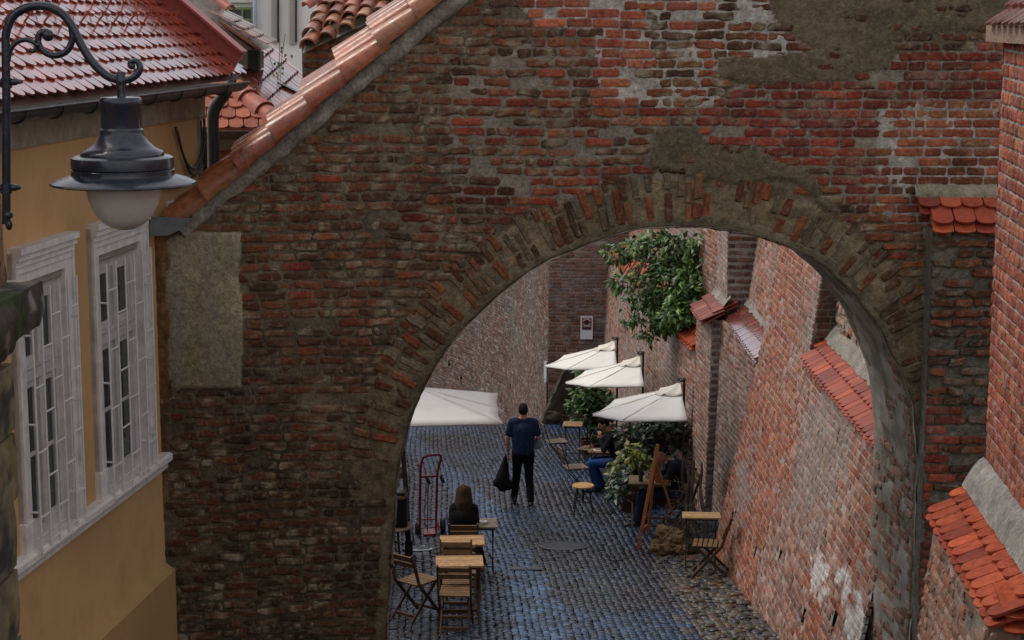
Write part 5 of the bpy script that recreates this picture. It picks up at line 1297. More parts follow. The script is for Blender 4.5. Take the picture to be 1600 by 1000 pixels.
t3 = table('small dark table with an ashtray beside the long haired woman', .34, .45, .73, (.19, .15, .12), (.02,) * 3, True); place(t3, (P(757, 816, 23.3)[0], 23.35, gz(0, 23.3)), R_(3))
t4 = table('wooden table in front of the man in blue jeans', .72, .55, .74, (.24, .15, .08), (.16, .09, .045)); place(t4, (P(952, 700, 31.6)[0], 31.6, gz(0, 31.6)), R_(-8))
t5 = table('wooden table in front of the bowed bald man', .66, .52, .74, (.24, .16, .09), (.14, .08, .04)); place(t5, (P(1015, 756, 27.6)[0], 27.55, gz(0, 27.55)), R_(-5))
t6 = table('narrow wooden table pushed against the right wall', .52, .30, .78, (.42, .27, .12), (.02,) * 3, True); place(t6, (P(1100, 812, 23.4)[0], 23.75, gz(0, 23.75)), R_(-4))
t7 = table('far small table near the corner of the end wall', .40, .45, .74, (.30, .18, .09), (.02,) * 3, True); place(t7, (P(895, 664, 36)[0], 36.0, gz(0, 36)), R_(-5))
# stool
s_ = thing('bar_stool', gp(911, 799), 'round wooden topped stool on black splayed metal legs standing on the cobbles', 'stool'); o_ = np.array(s_.location)
mb = MB(); mb.lathe([(0.01, .425), (.175, .425), (.185, .432), (.185, .446), (.175, .455), (.01, .455)], o_, 28, (.50, .28, .10)); mb.build('seat', M_wood, s_, smooth=True, auto=40)
for k in range(4):
    a = math.pi / 4 + k * math.pi / 2; mb = MB(); mb.tube(spline([o_ + np.array((.09 * math.cos(a), .09 * math.sin(a), .41)), o_ + np.array((.14 * math.cos(a), .14 * math.sin(a), .36)), o_ + np.array((.22 * math.cos(a), .22 * math.sin(a), 0))], 5), .011, (.02,) * 3, 8); mb.build('leg', M_iron, s_)
mb = MB(); mb.tube([o_ + np.array((.175 * math.cos(a), .175 * math.sin(a), .2)) for a in np.linspace(0, 2 * math.pi, 25)], .008, (.02,) * 3, 6); mb.build('ring', M_iron, s_)
mb = MB(); mb.tube([o_ + np.array((0, 0, .15)), o_ + np.array((0, 0, .43))], .018, (.02,) * 3, 8); mb.build('screw', M_iron, s_)
# easel
e_ = thing('easel', gp(1010, 858), 'orange brown wooden folding easel stand in front of the bowed bald man', 'easel'); EC = (.30, .105, .035)
for (a, b, w, nm) in ((P(1028, 694, 25.75), P(997, 858, 25.35), .05, 'leg'), (P(1025, 700, 25.85), P(1013, 835, 26.0), .04, 'leg'), (P(1026, 722, 25.7), P(1052, 806, 25.75), .032, 'rear_leg')):
    mb = MB(); mb.bar(a, b, w, .028, EC, (0, 1, 0), 0, .004); mb.build(nm, M_wood, e_)
mb = MB(); mb.bar(P(1002, 830, 25.4), P(1011, 822, 25.6), .03, .05, EC); mb.bar(P(1024, 752, 25.75), P(1044, 753, 25.85), .03, .05, EC); mb.build('shelf', M_wood, e_)
mb = MB(); prism(mb, [(1020, 724), (1027, 722), (1034, 752), (1024, 752)], 25.78, .02, (.26, .09, .03)); mb.build('brace', M_wood, e_)
# red hand truck
h_ = thing('hand_truck', gp(675, 836), 'red tubular hand truck with black pneumatic tyres standing upright', 'hand truck'); HD_ = 26.75; RC = (.36, .02, .03)
def hp_(x, y, d=0.0): return P(x, y, HD_ + d)
mb = MB(); mb.tube(spline([hp_(656, 836), hp_(657, 740), hp_(659, 722), hp_(663, 714), hp_(676, 711), hp_(687, 711), hp_(689, 716), hp_(685, 732), hp_(683, 750), hp_(681, 836)], 6), .019, RC, 10)
mb.build('frame', M_paint, h_, smooth=True)
mb = MB()
for (y, t) in ((745, .024), (812, .012), (834, .02)): mb.bar(hp_(656, y), hp_(682, y - 1), t, t * 1.3, RC)
mb.bar(hp_(669, 752), hp_(668, 836), .018, .018, RC); mb.bar(hp_(682, 814), hp_(688, 830, -.1), .03, .012, (.55, .06, .05)); mb.build('cross_bars', M_paint, h_)
mb = MB(); prism(mb, [(662, 835), (680, 834), (681, 838), (661, 839)], HD_ - .25, .3, (.45, .02, .03)); mb.build('toe_plate', M_paint, h_)
for (x, y) in ((653, 829), (692, 822)):
    q = hp_(x, y, .1); mb = MB(); an = np.linspace(0, 2 * math.pi, 21); mb.tube([q + np.array((0, .095 * math.cos(a), .095 * math.sin(a))) for a in an], .042, (.012,) * 3, 10, caps=False); w_ = mb.build('wheel', M_iron, h_, smooth=True)
    mb = MB(); mb.tube([q + np.array((-.03, 0, 0)), q + np.array((.03, 0, 0))], .06, (.06,) * 3, 14); mb.build('hub', M_iron, w_)
mb = MB(); mb.tube([hp_(655, 826, .1), hp_(691, 822, .1)], .01, (.4,) * 3, 8); mb.build('axle', M_paint, h_)
for (x, y) in ((667, 746), (689, 744)):
    mb = MB(); mb.tube([hp_(x, y, -.05), hp_(x + 4, y + 10, -.12)], .028, (.012,) * 3, 8); mb.tube([hp_(x - 1, y - 1, -.1), hp_(x + 3, y + 5, -.15)], .012, (.4, .38, .33), 6); mb.build('grip', M_iron, h_)
# round side table with a black case on it, mostly behind the arch jamb
rt = thing('round_table', P(612, 860, 24.4), 'round pinkish wooden table half hidden behind the left jamb of the arch', 'table'); q = P(612, 820, 24.6)
mb = MB(); mb.lathe([(.01, -.03), (.30, -.03), (.31, -.015), (.30, 0), (.01, 0)], q, 32, (.30, .19, .16)); mb.build('table_top', M_wood, rt)
gt = float(gz(0, 24.6))
for k in range(4):
    a = .5 + k * math.pi / 2; mb = MB(); mb.bar(q + np.array((.2 * math.cos(a), .2 * math.sin(a), -.03)), (q[0] + .27 * math.cos(a), q[1] + .27 * math.sin(a), gt), .03, .03, (.03,) * 3); mb.build('leg', M_wood, rt)
bc = thing('black_case', q, 'black case with a small orange label and pale latches on the round table', 'case'); zt_ = q[2]
mb = MB(); b_ = P(619, 786, 24.6); mb.box((b_[0] - .05, 24.6, zt_ + .23), (.42, .34, .46), (.013,) * 3, None, 0, .03); mb.build('body', M_paint, bc)
mb = MB(); mb.box((b_[0] - .04, 24.6, zt_ + .485), (.36, .28, .05), (.02,) * 3, None, 0, .015); mb.build('lid', M_paint, bc)
mb = MB(); mb.box(P(627, 778, 24.42), (.055, .006, .045), (.42, .10, .04)); mb.build('label', M_paint, bc)
mb = MB(); mb.ell(P(628, 765, 24.42), (.022, .01, .022), None, (.45, .48, .52)); mb.build('latch', M_paint, bc); mb = MB(); mb.box(P(616, 800, 24.42), (.07, .006, .04), (.12, .14, .18)); mb.build('latch', M_paint, bc)
sh = thing('wooden_crate', P(628, 750, 27.5), 'pale wooden crate on a slatted shelf peeping past the arch jamb', 'crate')
mb = MB(); mb.box(P(622, 732, 27.5), (.18, .2, .10), (.50, .33, .20), None, 0, .006); mb.build('box', M_wood, sh)
mb = MB()
for y in (737, 743): mb.box(P(622, y, 27.5), (.30, .3, .025), (.22, .19, .15))
mb.build('shelf', M_wood, sh); mb = MB()
for dx in (-.12, .12):
    a = P(622, 744, 27.5) + np.array((dx, 0, 0)); mb.bar(a, (a[0], a[1], gz(0, 27.5)), .02, .02, (.03,) * 3)
mb.build('legs', M_iron, sh)
# small things on the tables
def small(name, label, cat, fn, mat, loc, group=None):
    mb = MB(); fn(mb, np.array(loc)); o = mb.build(name, mat, None, smooth=False); return tag(o, label, cat, group)
q4 = float(gz(0, 31.6)) + .742
small('menu_card', 'white menu card lying on the table of the man in jeans', 'menu', lambda m, c: m.box(c, (.20, .15, .006), (.7, .69, .66)), M_cloth, (P(936, 698, 31.5)[0], 31.5, q4 + .004))
small('blue_cup', 'bright blue cup on the table of the man in jeans', 'cup', lambda m, c: m.lathe([(.01, 0), (.035, 0), (.042, .13), (.036, .13), (.03, .01)], c, 16, (.06, .28, .55)), M_paint, (P(943, 693, 31.65)[0], 31.65, q4))
small('amber_glass', 'amber drink glass on the table of the man in jeans', 'glass', lambda m, c: m.lathe([(.01, 0), (.04, 0), (.045, .12), (.04, .12), (.03, .01)], c, 16, (.22, .06, .03)), M_paint, (P(949, 697, 31.6)[0], 31.6, q4))
small('snack_packet', 'yellow and cream packet on the table of the man in jeans', 'packet', lambda m, c: (m.box(c + np.array((0, 0, .09)), (.14, .05, .18), (.62, .52, .36), None, 0, .015), m.box(c + np.array((0, -.027, .12)), (.09, .006, .08), (.55, .30, .05))), M_paint, (P(957, 692, 31.7)[0], 31.68, q4))
q5 = float(gz(0, 27.55)) + .742
small('dark_bottle', 'dark glass bottle on the table of the bowed bald man', 'bottle', lambda m, c: m.lathe([(.01, 0), (.034, 0), (.035, .15), (.014, .21), (.013, .27), (.01, .27)], c, 16, (.01, .012, .012)), M_glass, (P(1001, 752, 27.5)[0], 27.45, q5))
small('paper_sheet', 'white paper sheet lying on the table of the bowed bald man', 'paper', lambda m, c: m.box(c, (.16, .12, .005), (.72, .71, .68)), M_cloth, (P(1027, 758, 27.4)[0], 27.38, q5 + .003))
small('drinking_glass', 'small clear drinking glass on the table of the bowed bald man', 'glass', lambda m, c: m.lathe([(.01, 0), (.028, 0), (.032, .10), (.027, .10), (.02, .01)], c, 14, (.30, .34, .40)), M_paint, (P(1010, 745, 27.7)[0], 27.68, q5))
small('ashtray', 'white ashtray on the small dark table', 'ashtray', lambda m, c: m.lathe([(.01, 0), (.05, 0), (.055, .03), (.045, .03), (.04, .01), (.01, .01)], c, 18, (.6, .6, .62)), M_paint, (P(755, 815, 23.3)[0], 23.3, gz(0, 23.3) + .735))
# burlap heap and dry trunk
bl = thing('burlap_heap', gp(1046, 864), 'crumpled tan burlap sacks heaped at the foot of the right wall', 'sacks'); o_ = np.array(bl.location)
mb = MB(); bcol = lambda q: np.array((.16, .11, .058)) * (.3 + 1.3 * fbm(q, 9, 3, 4)[:, None])
rock(mb, o_ + np.array((0, .0, .07)), (.5, .4, .2), 81, bcol, .13, 34, .4, None, 9); rock(mb, o_ + np.array((.02, .1, .22)), (.34, .32, .24), 82, bcol, .13, 34, .4, None, 10); rock(mb, o_ + np.array((.25, .1, .06)), (.3, .3, .18), 83, lambda q: bcol(q) * .4, .1, 20, .4)
mb.build('cloth', M_fab, bl, smooth=True)
tr = thing('vine_trunk', (2.62, 26.2, gz(0, 26.2)), 'twisted dry vine trunk with bare twigs climbing the right wall', 'trunk'); mb = MB(); RR = np.random.default_rng(3)
for k in range(4):
    b = np.array((2.66 + .1 * RR.standard_normal(), 26.2 + .1 * RR.standard_normal(), float(gz(0, 26.2)))); pl = [b]
    for i in range(6): b = b + np.array((.03 * RR.standard_normal() + .012, .05 * RR.standard_normal() + .03, .2)); pl.append(b)
    mb.tube(spline(pl, 3), np.linspace(.045, .014, 19), (.10, .07, .05), 7)
mb.build('trunk', M_wood, tr, smooth=True); mb = MB()
for k in range(40):
    b = np.array((2.66 + .12 * RR.standard_normal(), 26.15 + .12 * RR.standard_normal(), float(gz(0, 26.2)) + .1 + .9 * RR.random())); d = nz3((RR.standard_normal() - .5, RR.standard_normal() - .6, RR.standard_normal() * .8))
    mb.tube([b, b + d * .12 + np.array((0, 0, .02)), b + d * (.2 + .15 * RR.random()) - np.array((0, 0, .03))], [.008, .006, .003], (.16, .11, .07), 4)
mb.build('twigs', M_wood, tr)

# ------------------------------------------------------------------ plants
def foliage(mb, cen, rad, n, L, cols, seed, droop=.3, out=.6, gap_=.42):
    R = np.random.default_rng(seed); cen = np.array(cen); rad = np.array(rad)
    for k in range(n):
        d = R.standard_normal(3); d /= np.linalg.norm(d); r = R.random() ** .45; q = cen + d * rad * r
        if fbm(q[None] * 1.0, 5, seed % 100, 2)[0] < gap_: continue
        dr = d * out + R.standard_normal(3) * .5; dr[2] -= droop; l = L * (.6 + .7 * R.random())
        leaf(mb, q, l, l * .30, dr, (R.standard_normal() * .5, -.35 + R.standard_normal() * .4, 1), np.array(cols[R.integers(len(cols))]) * (.6 + .7 * R.random()))
GR = [(.05, .115, .022), (.07, .15, .03), (.035, .075, .022), (.11, .21, .04)]
vn = thing('hanging_shrub', (3.1, 32.6, -4.2), 'leafy green shrub hanging over the right wall from its upper ledge', 'shrub'); mb = MB()
def blob(px, py, D, rx, rz, ry, n, L, cols=GR, seed=1, droop=.45): q = P(px, py, D); foliage(mb, q, (rx, ry, rz), n, L * (.65 + .45 * random.random()), cols, seed, droop, .6, .475)
for i, (x, y, D, a, b, n) in enumerate(((1039, 400, 36, .75, .5, 700), (1064, 440, 35.5, .75, .6, 900), (1034, 455, 35.5, .65, .55, 700), (1079, 480, 35, .55, .4, 600), (1024, 490, 35.5, .45, .28, 350), (1054, 495, 35.2, .45, .3, 400), (1009, 462, 36, .4, .25, 260), (1084, 420, 36, .5, .5, 500), (999, 385, 36.5, .4, .2, 160), (950, 392, 37, .18, .14, 70), (1072, 455, 35, .35, .45, 420), (1050, 380, 36, .6, .3, 420), (1068, 488, 34.8, .3, .25, 220))): blob(x - 4, y, D - 3.6, a * .86, b * .86, .45, n, .16, GR, 400 + i)
for i, (x, y) in enumerate(((1024, 515), (1030, 508), (1015, 521), (977, 462), (974, 400), (950, 388), (1087, 385), (1080, 405), (1088, 397))): blob(x, y, 31.9, .13, .10, .12, 26, .15, GR, 440 + i)
for i, (x, y) in enumerate(((980, 428), (972, 425), (990, 430))): blob(x, y, 32.2, .14, .08, .1, 24, .14, [(.14, .26, .04)], 460 + i)
for i, (x, y) in enumerate(((1003, 478), (975, 470), (988, 500), (1012, 528), (1000, 525), (1040, 515), (968, 440), (955, 400), (1000, 380), (1092, 375), (1060, 512))): blob(x, y, 31.8, .2, .16, .16, 60, .16, GR, 700 + i, .7)
mb.build('foliage', M_leaf, vn); mb = MB(); RR = np.random.default_rng(8)
for k in range(16):
    a = P(1055 + 18 * RR.standard_normal(), 375, 33.0); b = P(1035 + 34 * RR.standard_normal(), 440 + 50 * RR.random(), 31.8); mb.tube(spline([a, (a + b) / 2 + np.array((0, -.2, .25)), b], 5), np.linspace(.02, .006, 11), (.08, .06, .04), 5)
mb.build('stem', M_wood, vn)
def pot(mb, c, r, h, col): mb.lathe([(.01, 0), (r * .75, 0), (r, h), (r * .9, h), (r * .85, h - .04), (.01, h - .04)], c, 20, col)
def shrub(label, c, blobs, cols, L, seed, droop=.3, potr=.17):
    r = thing('potted_shrub', c, label, 'plant', 'potted shrubs by the tables'); mb = MB(); pot(mb, c, potr, .32, (.10, .05, .03)); mb.build('pot', M_cap, r); c = np.array(c)
    mb = MB()
    for i, (dx, dy, dz_, rr, n) in enumerate(blobs): foliage(mb, c + np.array((dx, dy, dz_)), (rr, rr, rr * .9), n, L, cols, seed + i, droop)
    mb.build('foliage', M_leaf, r); mb = MB()
    for i, (dx, dy, dz_, rr, n) in enumerate(blobs): mb.tube([c + np.array((0, 0, .25)), c + np.array((dx * .6, dy * .6, dz_ * .6)), c + np.array((dx, dy, dz_))], .010, (.07, .06, .03), 5)
    mb.build('stem', M_wood, r)
YG = [(.15, .17, .025), (.22, .21, .03), (.06, .10, .02), (.04, .075, .02)]
BK = [(.022, .036, .022), (.03, .045, .032), (.018, .026, .02), (.045, .06, .052)]
q = P(988, 730, 29.6); gg = float(gz(0, 29.6)); shrub('yellow green drooping potted shrub between the two seated men', (q[0], 29.6, gg), [(.02, 0, .84, .27, 360), (-.16, -.1, .70, .22, 240), (.2, 0, .70, .22, 240), (-.26, 0, .55, .16, 110)], YG, .16, 500, .9)
q = P(1030, 720, 30.2); gg = float(gz(0, 30.2)); shrub('large dark leaved potted shrub behind the bowed bald man', (q[0], 30.2, gg), [(0, 0, 1.3, .42, 520), (-.4, 0, 1.1, .38, 420), (.3, 0, 1.15, .34, 350), (-.1, -.2, .75, .4, 420), (-.35, -.3, .5, .3, 240)], BK, .15, 520, .1)
q = P(918, 690, 36.8); gg = float(gz(0, 36.8)); shrub('tall dark shrub against the end wall behind the far table', (q[0], 36.8, gg), [(0, 0, 1.35, .36, 320), (-.15, 0, .95, .34, 300), (.25, 0, 1.05, .36, 320), (.3, 0, .6, .34, 260), (-.05, 0, 1.75, .22, 120)], GR[:3], .16, 540, .1)
q = P(990, 690, 32.6); gg = float(gz(0, 32.6)); shrub('small bright potted plant right behind the head of the man in jeans', (q[0], 32.6, gg), [(.05, 0, 1.1, .2, 110), (.12, 0, .8, .2, 110)], GR, .16, 560, .1)
q = P(980, 790, 29.0); gg = float(gz(0, 29.0)); shrub('low broad leaved plant beside the knees of the bowed bald man', (q[0], 29.0, gg), [(0, 0, .5, .22, 130), (-.12, 0, .35, .18, 90)], [(.05, .08, .05), (.10, .14, .12)], .16, 570, .4, .13)

# ------------------------------------------------------------------ people
def cap(mb, p0, p1, r0, r1, n=12):
    p0 = np.array(p0, float); p1 = np.array(p1, float); mb.tube([p0, p1], [r0, r1], (.5,) * 3, n); mb.ell(p0, (r0,) * 3, None, (.5,) * 3, n, 8); mb.ell(p1, (r1,) * 3, None, (.5,) * 3, n, 8)
def chain(mb, pts, rs):
    for a, b, r0, r1 in zip(pts[:-1], pts[1:], rs[:-1], rs[1:]): cap(mb, a, b, r0, r1)
def solid(mb, name, mat, parent, vox, col, colf=None, it=4):
    tmp = mb.build('tmp', mat); m = tmp.modifiers.new('r', 'REMESH'); m.mode = 'VOXEL'; m.voxel_size = vox; m.use_smooth_shade = True
    if it: sm = tmp.modifiers.new('s', 'SMOOTH'); sm.iterations = it; sm.factor = .5
    dg = bpy.context.evaluated_depsgraph_get(); ev = tmp.evaluated_get(dg); me = bpy.data.meshes.new_from_object(ev)
    bpy.data.objects.remove(tmp); me.name = name
    n = len(me.vertices); v = np.zeros(n * 3, np.float32); me.vertices.foreach_get('co', v); v = v.reshape(-1, 3)
    c = np.tile(np.array(col), (n, 1)) if colf is None else colf(v)
    for a in list(me.color_attributes): me.color_attributes.remove(a)
    a = me.color_attributes.new('Col', 'FLOAT_COLOR', 'POINT'); c4 = np.ones((n, 4), np.float32); c4[:, :3] = c; a.data.foreach_set('color', c4.ravel())
    me.materials.clear(); me.materials.append(mat)
    me.polygons.foreach_set('use_smooth', np.ones(len(me.polygons), bool))
    o = bpy.data.objects.new(name, me); COL.objects.link(o); setpar(o, parent); return o
def hand(mb, w, d, side, grip):
    # palm, four unequal bent fingers and a thumb leaving the side of the palm; d along the hand, side towards the thumb, grip the palm's facing
    w, d, side, grip = [np.array(q, float) for q in (w, d, side, grip)]; d = nz3(d); side = nz3(side - d * np.dot(side, d)); grip = nz3(np.cross(d, side)) * (1 if np.dot(np.cross(d, side), grip) > 0 else -1)
    R = np.stack([side, grip, d], 1); mb.ell(w + d * .05, (.040, .016, .055), R)
    for i, L in enumerate((.070, .078, .073, .058)):
        b = w + d * .088 + side * (.029 - .0195 * i); m1_ = b + d * L * .42 + grip * .012; m2_ = m1_ + d * L * .25 + grip * L * .32; m3_ = m2_ + grip * L * .28 - d * L * .08
        chain(mb, [b, m1_, m2_, m3_], [.0095, .009, .0085, .0075])
    b = w + d * .03 + side * .034; chain(mb, [b, b + side * .028 + d * .025 + grip * .008, b + side * .034 + d * .055 + grip * .022], [.012, .010, .0085])
def person(label, pos, face, J, skin, hairc, shirtc, pantc, shoec, group=None, hair='short', sleeve='short', shirtm=None, collar=None, headdir=(1, 0, -.1), handd=None, vox=.0085, solec=None, sc=1.0, sw=1.0):
    f = np.array((math.cos(face), math.sin(face), 0)); r = np.array((math.sin(face), -math.cos(face), 0)); up = np.array((0, 0, 1.0)); pos = np.array(pos, float)
    Wd = lambda q: pos + f * q[0] * sc + r * q[1] * sc * sw + up * q[2] * sc
    J = {k: Wd(v) for k, v in J.items()}
    root = thing('person', pos, label, 'person', group)
    hd = nz3(f * headdir[0] + r * headdir[1] + up * headdir[2]); hr = nz3(np.cross(hd, up)); hu = np.cross(hr, hd); HRm = np.stack([hd, hr, hu], 1); hc = J['head']
    b = MB()
    # head with face
    b.ell(hc, (.095, .074, .112), HRm, n=16, m=12); b.ell(hc + hd * .03 - hu * .055, (.062, .056, .062), HRm); b.ell(hc + hd * .055 - hu * .095, (.026, .024, .02), HRm)
    chain(b, [hc + hd * .088 + hu * .02, hc + hd * .112 - hu * .022], [.009, .014]); b.ell(hc + hd * .088 - hu * .06, (.010, .024, .007), HRm)
    for s in (-1, 1): b.ell(hc + hr * s * .076 - hd * .005 - hu * .01, (.020, .008, .032), HRm); b.ell(hc + hd * .085 + hr * s * .034 + hu * .026, (.008, .022, .007), HRm)
    chain(b, [J['neck'] - up * .02, hc - hu * .05 - hd * .02], [.062, .055])
    sh = {s: J['sh' + s] for s in 'LR'}
    chain(b, [J['pelvis'], J['chest'], J['neck']], [.13, .13, .055]); chain(b, [sh['L'], J['neck'], sh['R']], [.055, .06, .055])
    for s, sg in (('L', -1), ('R', 1)):
        el, wr = J['el' + s], J['wr' + s]
        chain(b, [sh[s], sh[s] * .5 + el * .5, el, el * .6 + wr * .4, wr], [.055, .048, .038, .039, .026])
        d = nz3(wr - el) if handd is None or s not in handd else nz3(f * handd[s][0] + r * handd[s][1] + up * handd[s][2])
        hand(b, wr, d, f * .8 - r * sg * .3 + up * .3, -r * sg)
        chain(b, [J['hip' + s], J['kn' + s], J['an' + s]], [.08, .055, .042])
    body = solid(b, 'body', M_skin, root, vox, skin, None, 2)
    e = MB()
    for s in (-1, 1): e.ell(hc + hd * .083 + hr * s * .034 + hu * .008, (.010, .013, .009), HRm)
    e.build('eyes', mat_attr('eye', .2, .1, 10, 0, 10, .5, col=(.03, .025, .02)), root, smooth=True)
    # clothes
    b = MB(); chain(b, [J['pelvis'] + up * .02, J['chest'] - (J['chest'] - J['pelvis']) * .35, J['chest'], J['neck'] - up * .035], [.155, .15, .155, .078])
    for s, sg in (('L', -1), ('R', 1)):
        side = nz3(J['shR'] - J['shL'])
        chain(b, [J['pelvis'] + side * sg * .05, J['chest'] + side * sg * .075, sh[s]], [.135, .13, .072])
        el, wr = J['el' + s], J['wr' + s]
        if sleeve == 'short': chain(b, [sh[s], sh[s] * .28 + el * .72], [.073, .062])
        else: chain(b, [sh[s], el, wr - (wr - el) * .06], [.074, .055, .040])
    chain(b, [sh['L'], J['neck'] - up * .02, sh['R']], [.070, .07, .070])
    solid(b, 'shirt', shirtm or M_fab, root, .012, shirtc)
    if collar is not None:
        b = MB(); b.tube([J['neck'] + .075 * (math.cos(a) * f + math.sin(a) * r) + up * (.0 - .02 * math.cos(a)) for a in np.linspace(0, 2 * math.pi, 15)], .022, collar, 8); b.build('collar', M_fab, root, smooth=True)
    b = MB()
    for s, sg in (('L', -1), ('R', 1)):
        chain(b, [J['pelvis'] - up * .02, J['hip' + s], J['hip' + s] * .5 + J['kn' + s] * .5, J['kn' + s], J['kn' + s] * .5 + J['an' + s] * .5, J['an' + s] + up * .01], [.145, .112, .088, .075, .068, .062])
    solid(b, 'trousers', M_fab, root, .012, pantc)
    for s in 'LR':
        b = MB(); an, to = J['an' + s], J['to' + s]; d = nz3((to - an) * np.array((1, 1, 0)) + 1e-6); lo = np.array((an[0], an[1], min(to[2], an[2] - .05)))
        chain(b, [an, lo - d * .03], [.05, .042]); chain(b, [lo - d * .05, lo + d * .06, lo + d * .15, lo + d * .19], [.040, .045, .042, .030])
        zc = lo[2] - .020
        so_ = solid(b, 'shoe', M_paint, root, .010, shoec, (lambda v, zc=zc: np.where((v[:, 2] < zc)[:, None], np.array(solec), np.array(shoec))) if solec is not None else None, 2)
    # hair
    if hair != 'bald':
        b = MB(); b.ell(hc + hu * .018 - hd * .018, (.098, .083, .110), HRm, n=16, m=12); b.ell(hc - hd * .045 - hu * (.03 if hair == 'long' else -.005), (.062, .078, .085 if hair == 'long' else .075), HRm)
        if hair == 'short': b.ell(hc + hu * .085 + hd * .035, (.06, .06, .035), HRm)
        if hair == 'long':
            for k in range(11):
                a = math.pi * (.55 + .9 * k / 10) ; o = hd * .085 * math.cos(a) + hr * .085 * math.sin(a)
                chain(b, [hc + o * .9 + hu * .02, hc + o * 1.12 - hu * .13, hc + o * 1.25 - up * .30 - hd * .02, hc + o * 1.1 - up * (.42 + .03 * (k % 3)) - hd * .015], [.03, .03, .027, .012])
            for sg in (-1, 1): chain(b, [hc + hr * sg * .07 + hu * .06, hc + hr * sg * .09 + hd * .03 - hu * .1, hc + hr * sg * .11 - up * .33], [.032, .028, .012])
        solid(b, 'hair', M_fab, root, .009, hairc, lambda v: np.array(hairc) * (.5 + 1.0 * fbm(v * np.array((1, 1, .15)), 60, 3, 2)[:, None]), 2)
    return root, J
SK = (.40, .21, .14)
g0 = float(gz(0, 29.75))
man, J = person('person walking away in a dotted navy polo shirt carrying a black bag', (.19, 29.75, g0), math.pi / 2,
    dict(pelvis=(0, 0, .94), chest=(.02, 0, 1.30), neck=(.02, 0, 1.485), head=(.045, 0, 1.635), shL=(.02, -.185, 1.43), shR=(.02, .185, 1.43), elL=(.02, -.265, 1.16), wrL=(.05, -.26, .925), elR=(.0, .265, 1.17), wrR=(.22, .215, 1.08),
         hipL=(0, -.09, .90), hipR=(0, .09, .90), knL=(.15, -.11, .50), anL=(.16, -.15, .10), toL=(.30, -.17, .03), knR=(.05, .10, .49), anR=(-.08, .13, .08), toR=(.08, .14, .025)),
    SK, (.016, .012, .010), (.012, .022, .062), (.008, .008, .010), (.010, .010, .010), shirtm=M_dots, handd={'L': (0, 0, -1), 'R': (1, -.1, -.1)}, headdir=(1, 0, -.05))
b = MB(); w_ = J['wrL']; b.tube([w_ + np.array((.030 * math.cos(a), .032 * math.sin(a), .02)) for a in np.linspace(0, 2 * math.pi, 13)], .009, (.01,) * 3, 6); b.build('wristwatch', M_iron, man)
wl = J['wrL']; bagt = thing('black_bag', wl - np.array((0, 0, .75)), 'slouchy black bag hanging from the hand of the walking person', 'bag')
b = MB(); c = wl + np.array((-.04, .02, -.10)); chain(b, [c, c + np.array((-.02, 0, -.16)), c + np.array((-.05, 0, -.36)), c + np.array((-.04, 0, -.50))], [.025, .065, .115, .12]); chain(b, [c + np.array((.06, 0, -.5)), c + np.array((-.14, 0, -.46))], [.09, .08])
solid(b, 'body', M_fab, bagt, .014, (.010, .010, .012)); b = MB(); b.tube(spline([wl + np.array((-.02, 0, -.06)), wl + np.array((.0, 0, -.02)) - np.array((0, 0, .08)), c + np.array((.05, 0, -.25)), c + np.array((.07, 0, -.45))], 5), .009, (.012,) * 3, 6); b.build('strap', M_fab, bagt)
wr = J['wrR']; bn = MB(); rock(bn, wr + np.array((.02, .07, -.05)), (.17, .14, .24), 91, lambda q: np.array((.30, .38, .52)) * (.6 + .7 * fbm(q, 14, 3, 2)[:, None]), .03, 14, .4); tag(bn.build('blue_bundle', M_cloth, None, True), 'pale blue bundle tucked under the right arm of the walking person', 'bundle')

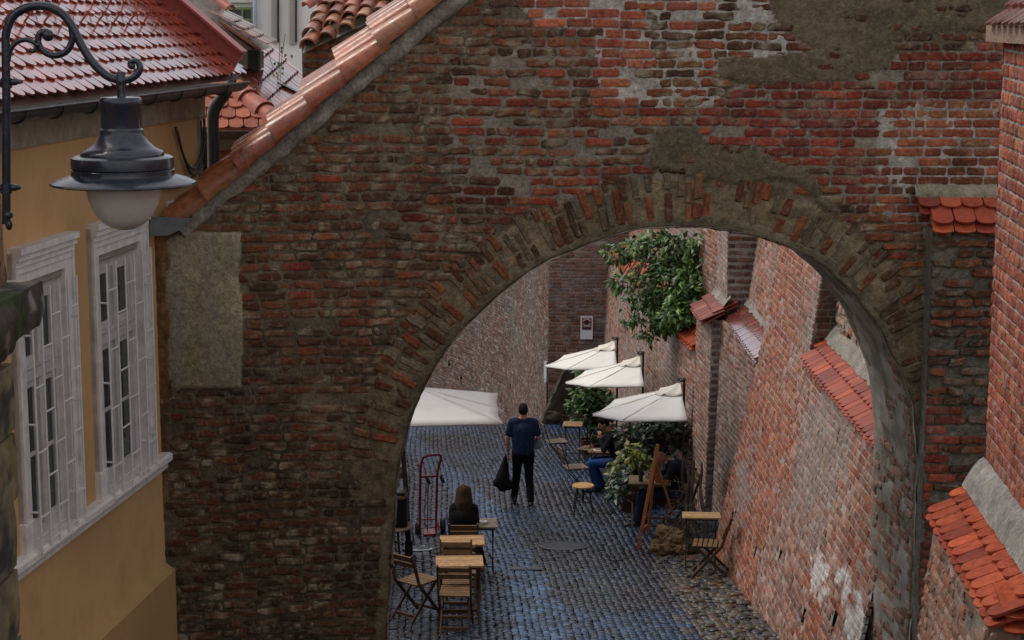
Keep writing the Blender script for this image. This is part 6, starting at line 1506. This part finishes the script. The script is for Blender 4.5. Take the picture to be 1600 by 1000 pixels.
def seatJ(lean=.05, hx=.0, kL=(.44, -.10, .50), kR=(.44, .10, .50), aL=(.42, -.11, .09), aR=(.42, .11, .09), elL=(.12, -.26, .80), elR=(.12, .26, .80), wL=(.34, -.14, .74), wR=(.34, .14, .74), hz=0.0, nk=0.0):
    return dict(pelvis=(0, 0, .56), chest=(lean * .7, 0, .92), neck=(lean + nk * .5, 0, 1.10 + hz * .4), head=(lean + .05 + hx, 0, 1.245 + hz), shL=(lean * .9, -.18, 1.04 + hz * .3), shR=(lean * .9, .18, 1.04 + hz * .3), elL=elL, elR=elR, wrL=wL, wrR=wR,
                hipL=(.02, -.09, .53), hipR=(.02, .09, .53), knL=kL, knR=kR, anL=aL, anR=aR, toL=(aL[0] + .15, aL[1] - .02, aL[2] - .06), toR=(aR[0] + .15, aR[1] + .02, aR[2] - .06))
person('person with long dark hair in black, seated with back turned near the small dark table', (P(725, 870, 23.1)[0], 23.05, float(gz(0, 23.05))), math.pi / 2,
    seatJ(.04, -.01, kR=(.44, .20, .50), aR=(.74, .33, .02), elL=(.10, -.23, .82), elR=(.10, .23, .82)), SK, (.050, .027, .015), (.008, .008, .009), (.012, .013, .018), (.42, .19, .06), hair='long', sleeve='long', sc=.93, sw=.74, headdir=(1, 0, -.25), solec=(.6, .56, .48))
person('person in blue jeans and a black shirt with head bent, hand at the mouth', (1.93, 31.4, float(gz(0, 31.4))), math.pi * 1.01,
    seatJ(.16, .08, kL=(.52, -.10, .53), kR=(.48, .12, .52), aL=(.42, -.10, .09), aR=(.30, .12, .09), elL=(.30, -.20, .80), wL=(.33, -.07, .97), elR=(.26, .22, .80), wR=(.44, .14, .79), hz=-.01), SK, (.012, .010, .010), (.010, .010, .012), (.020, .065, .22), (.012,) * 3, sleeve='long', headdir=(1, 0, -.45), handd={'L': (.35, .1, .9)})
person('bald person bowed over a table in a dark jacket and navy trousers', (2.70, 27.62, float(gz(0, 27.6))), math.pi * 1.0,
    seatJ(.17, .12, kL=(.66, -.10, .53), kR=(.52, .14, .52), aL=(.72, -.12, .08), aR=(.62, .12, .08), elL=(.26, -.24, .80), wL=(.46, -.12, .79), elR=(.26, .24, .80), wR=(.46, .12, .79), hz=-.17, nk=.1), (.42, .19, .14), (.02,) * 3, (.020, .025, .038), (.024, .032, .070), (.010,) * 3, sleeve='long', hair='bald', headdir=(1, 0, -1.0), collar=(.32, .36, .45))
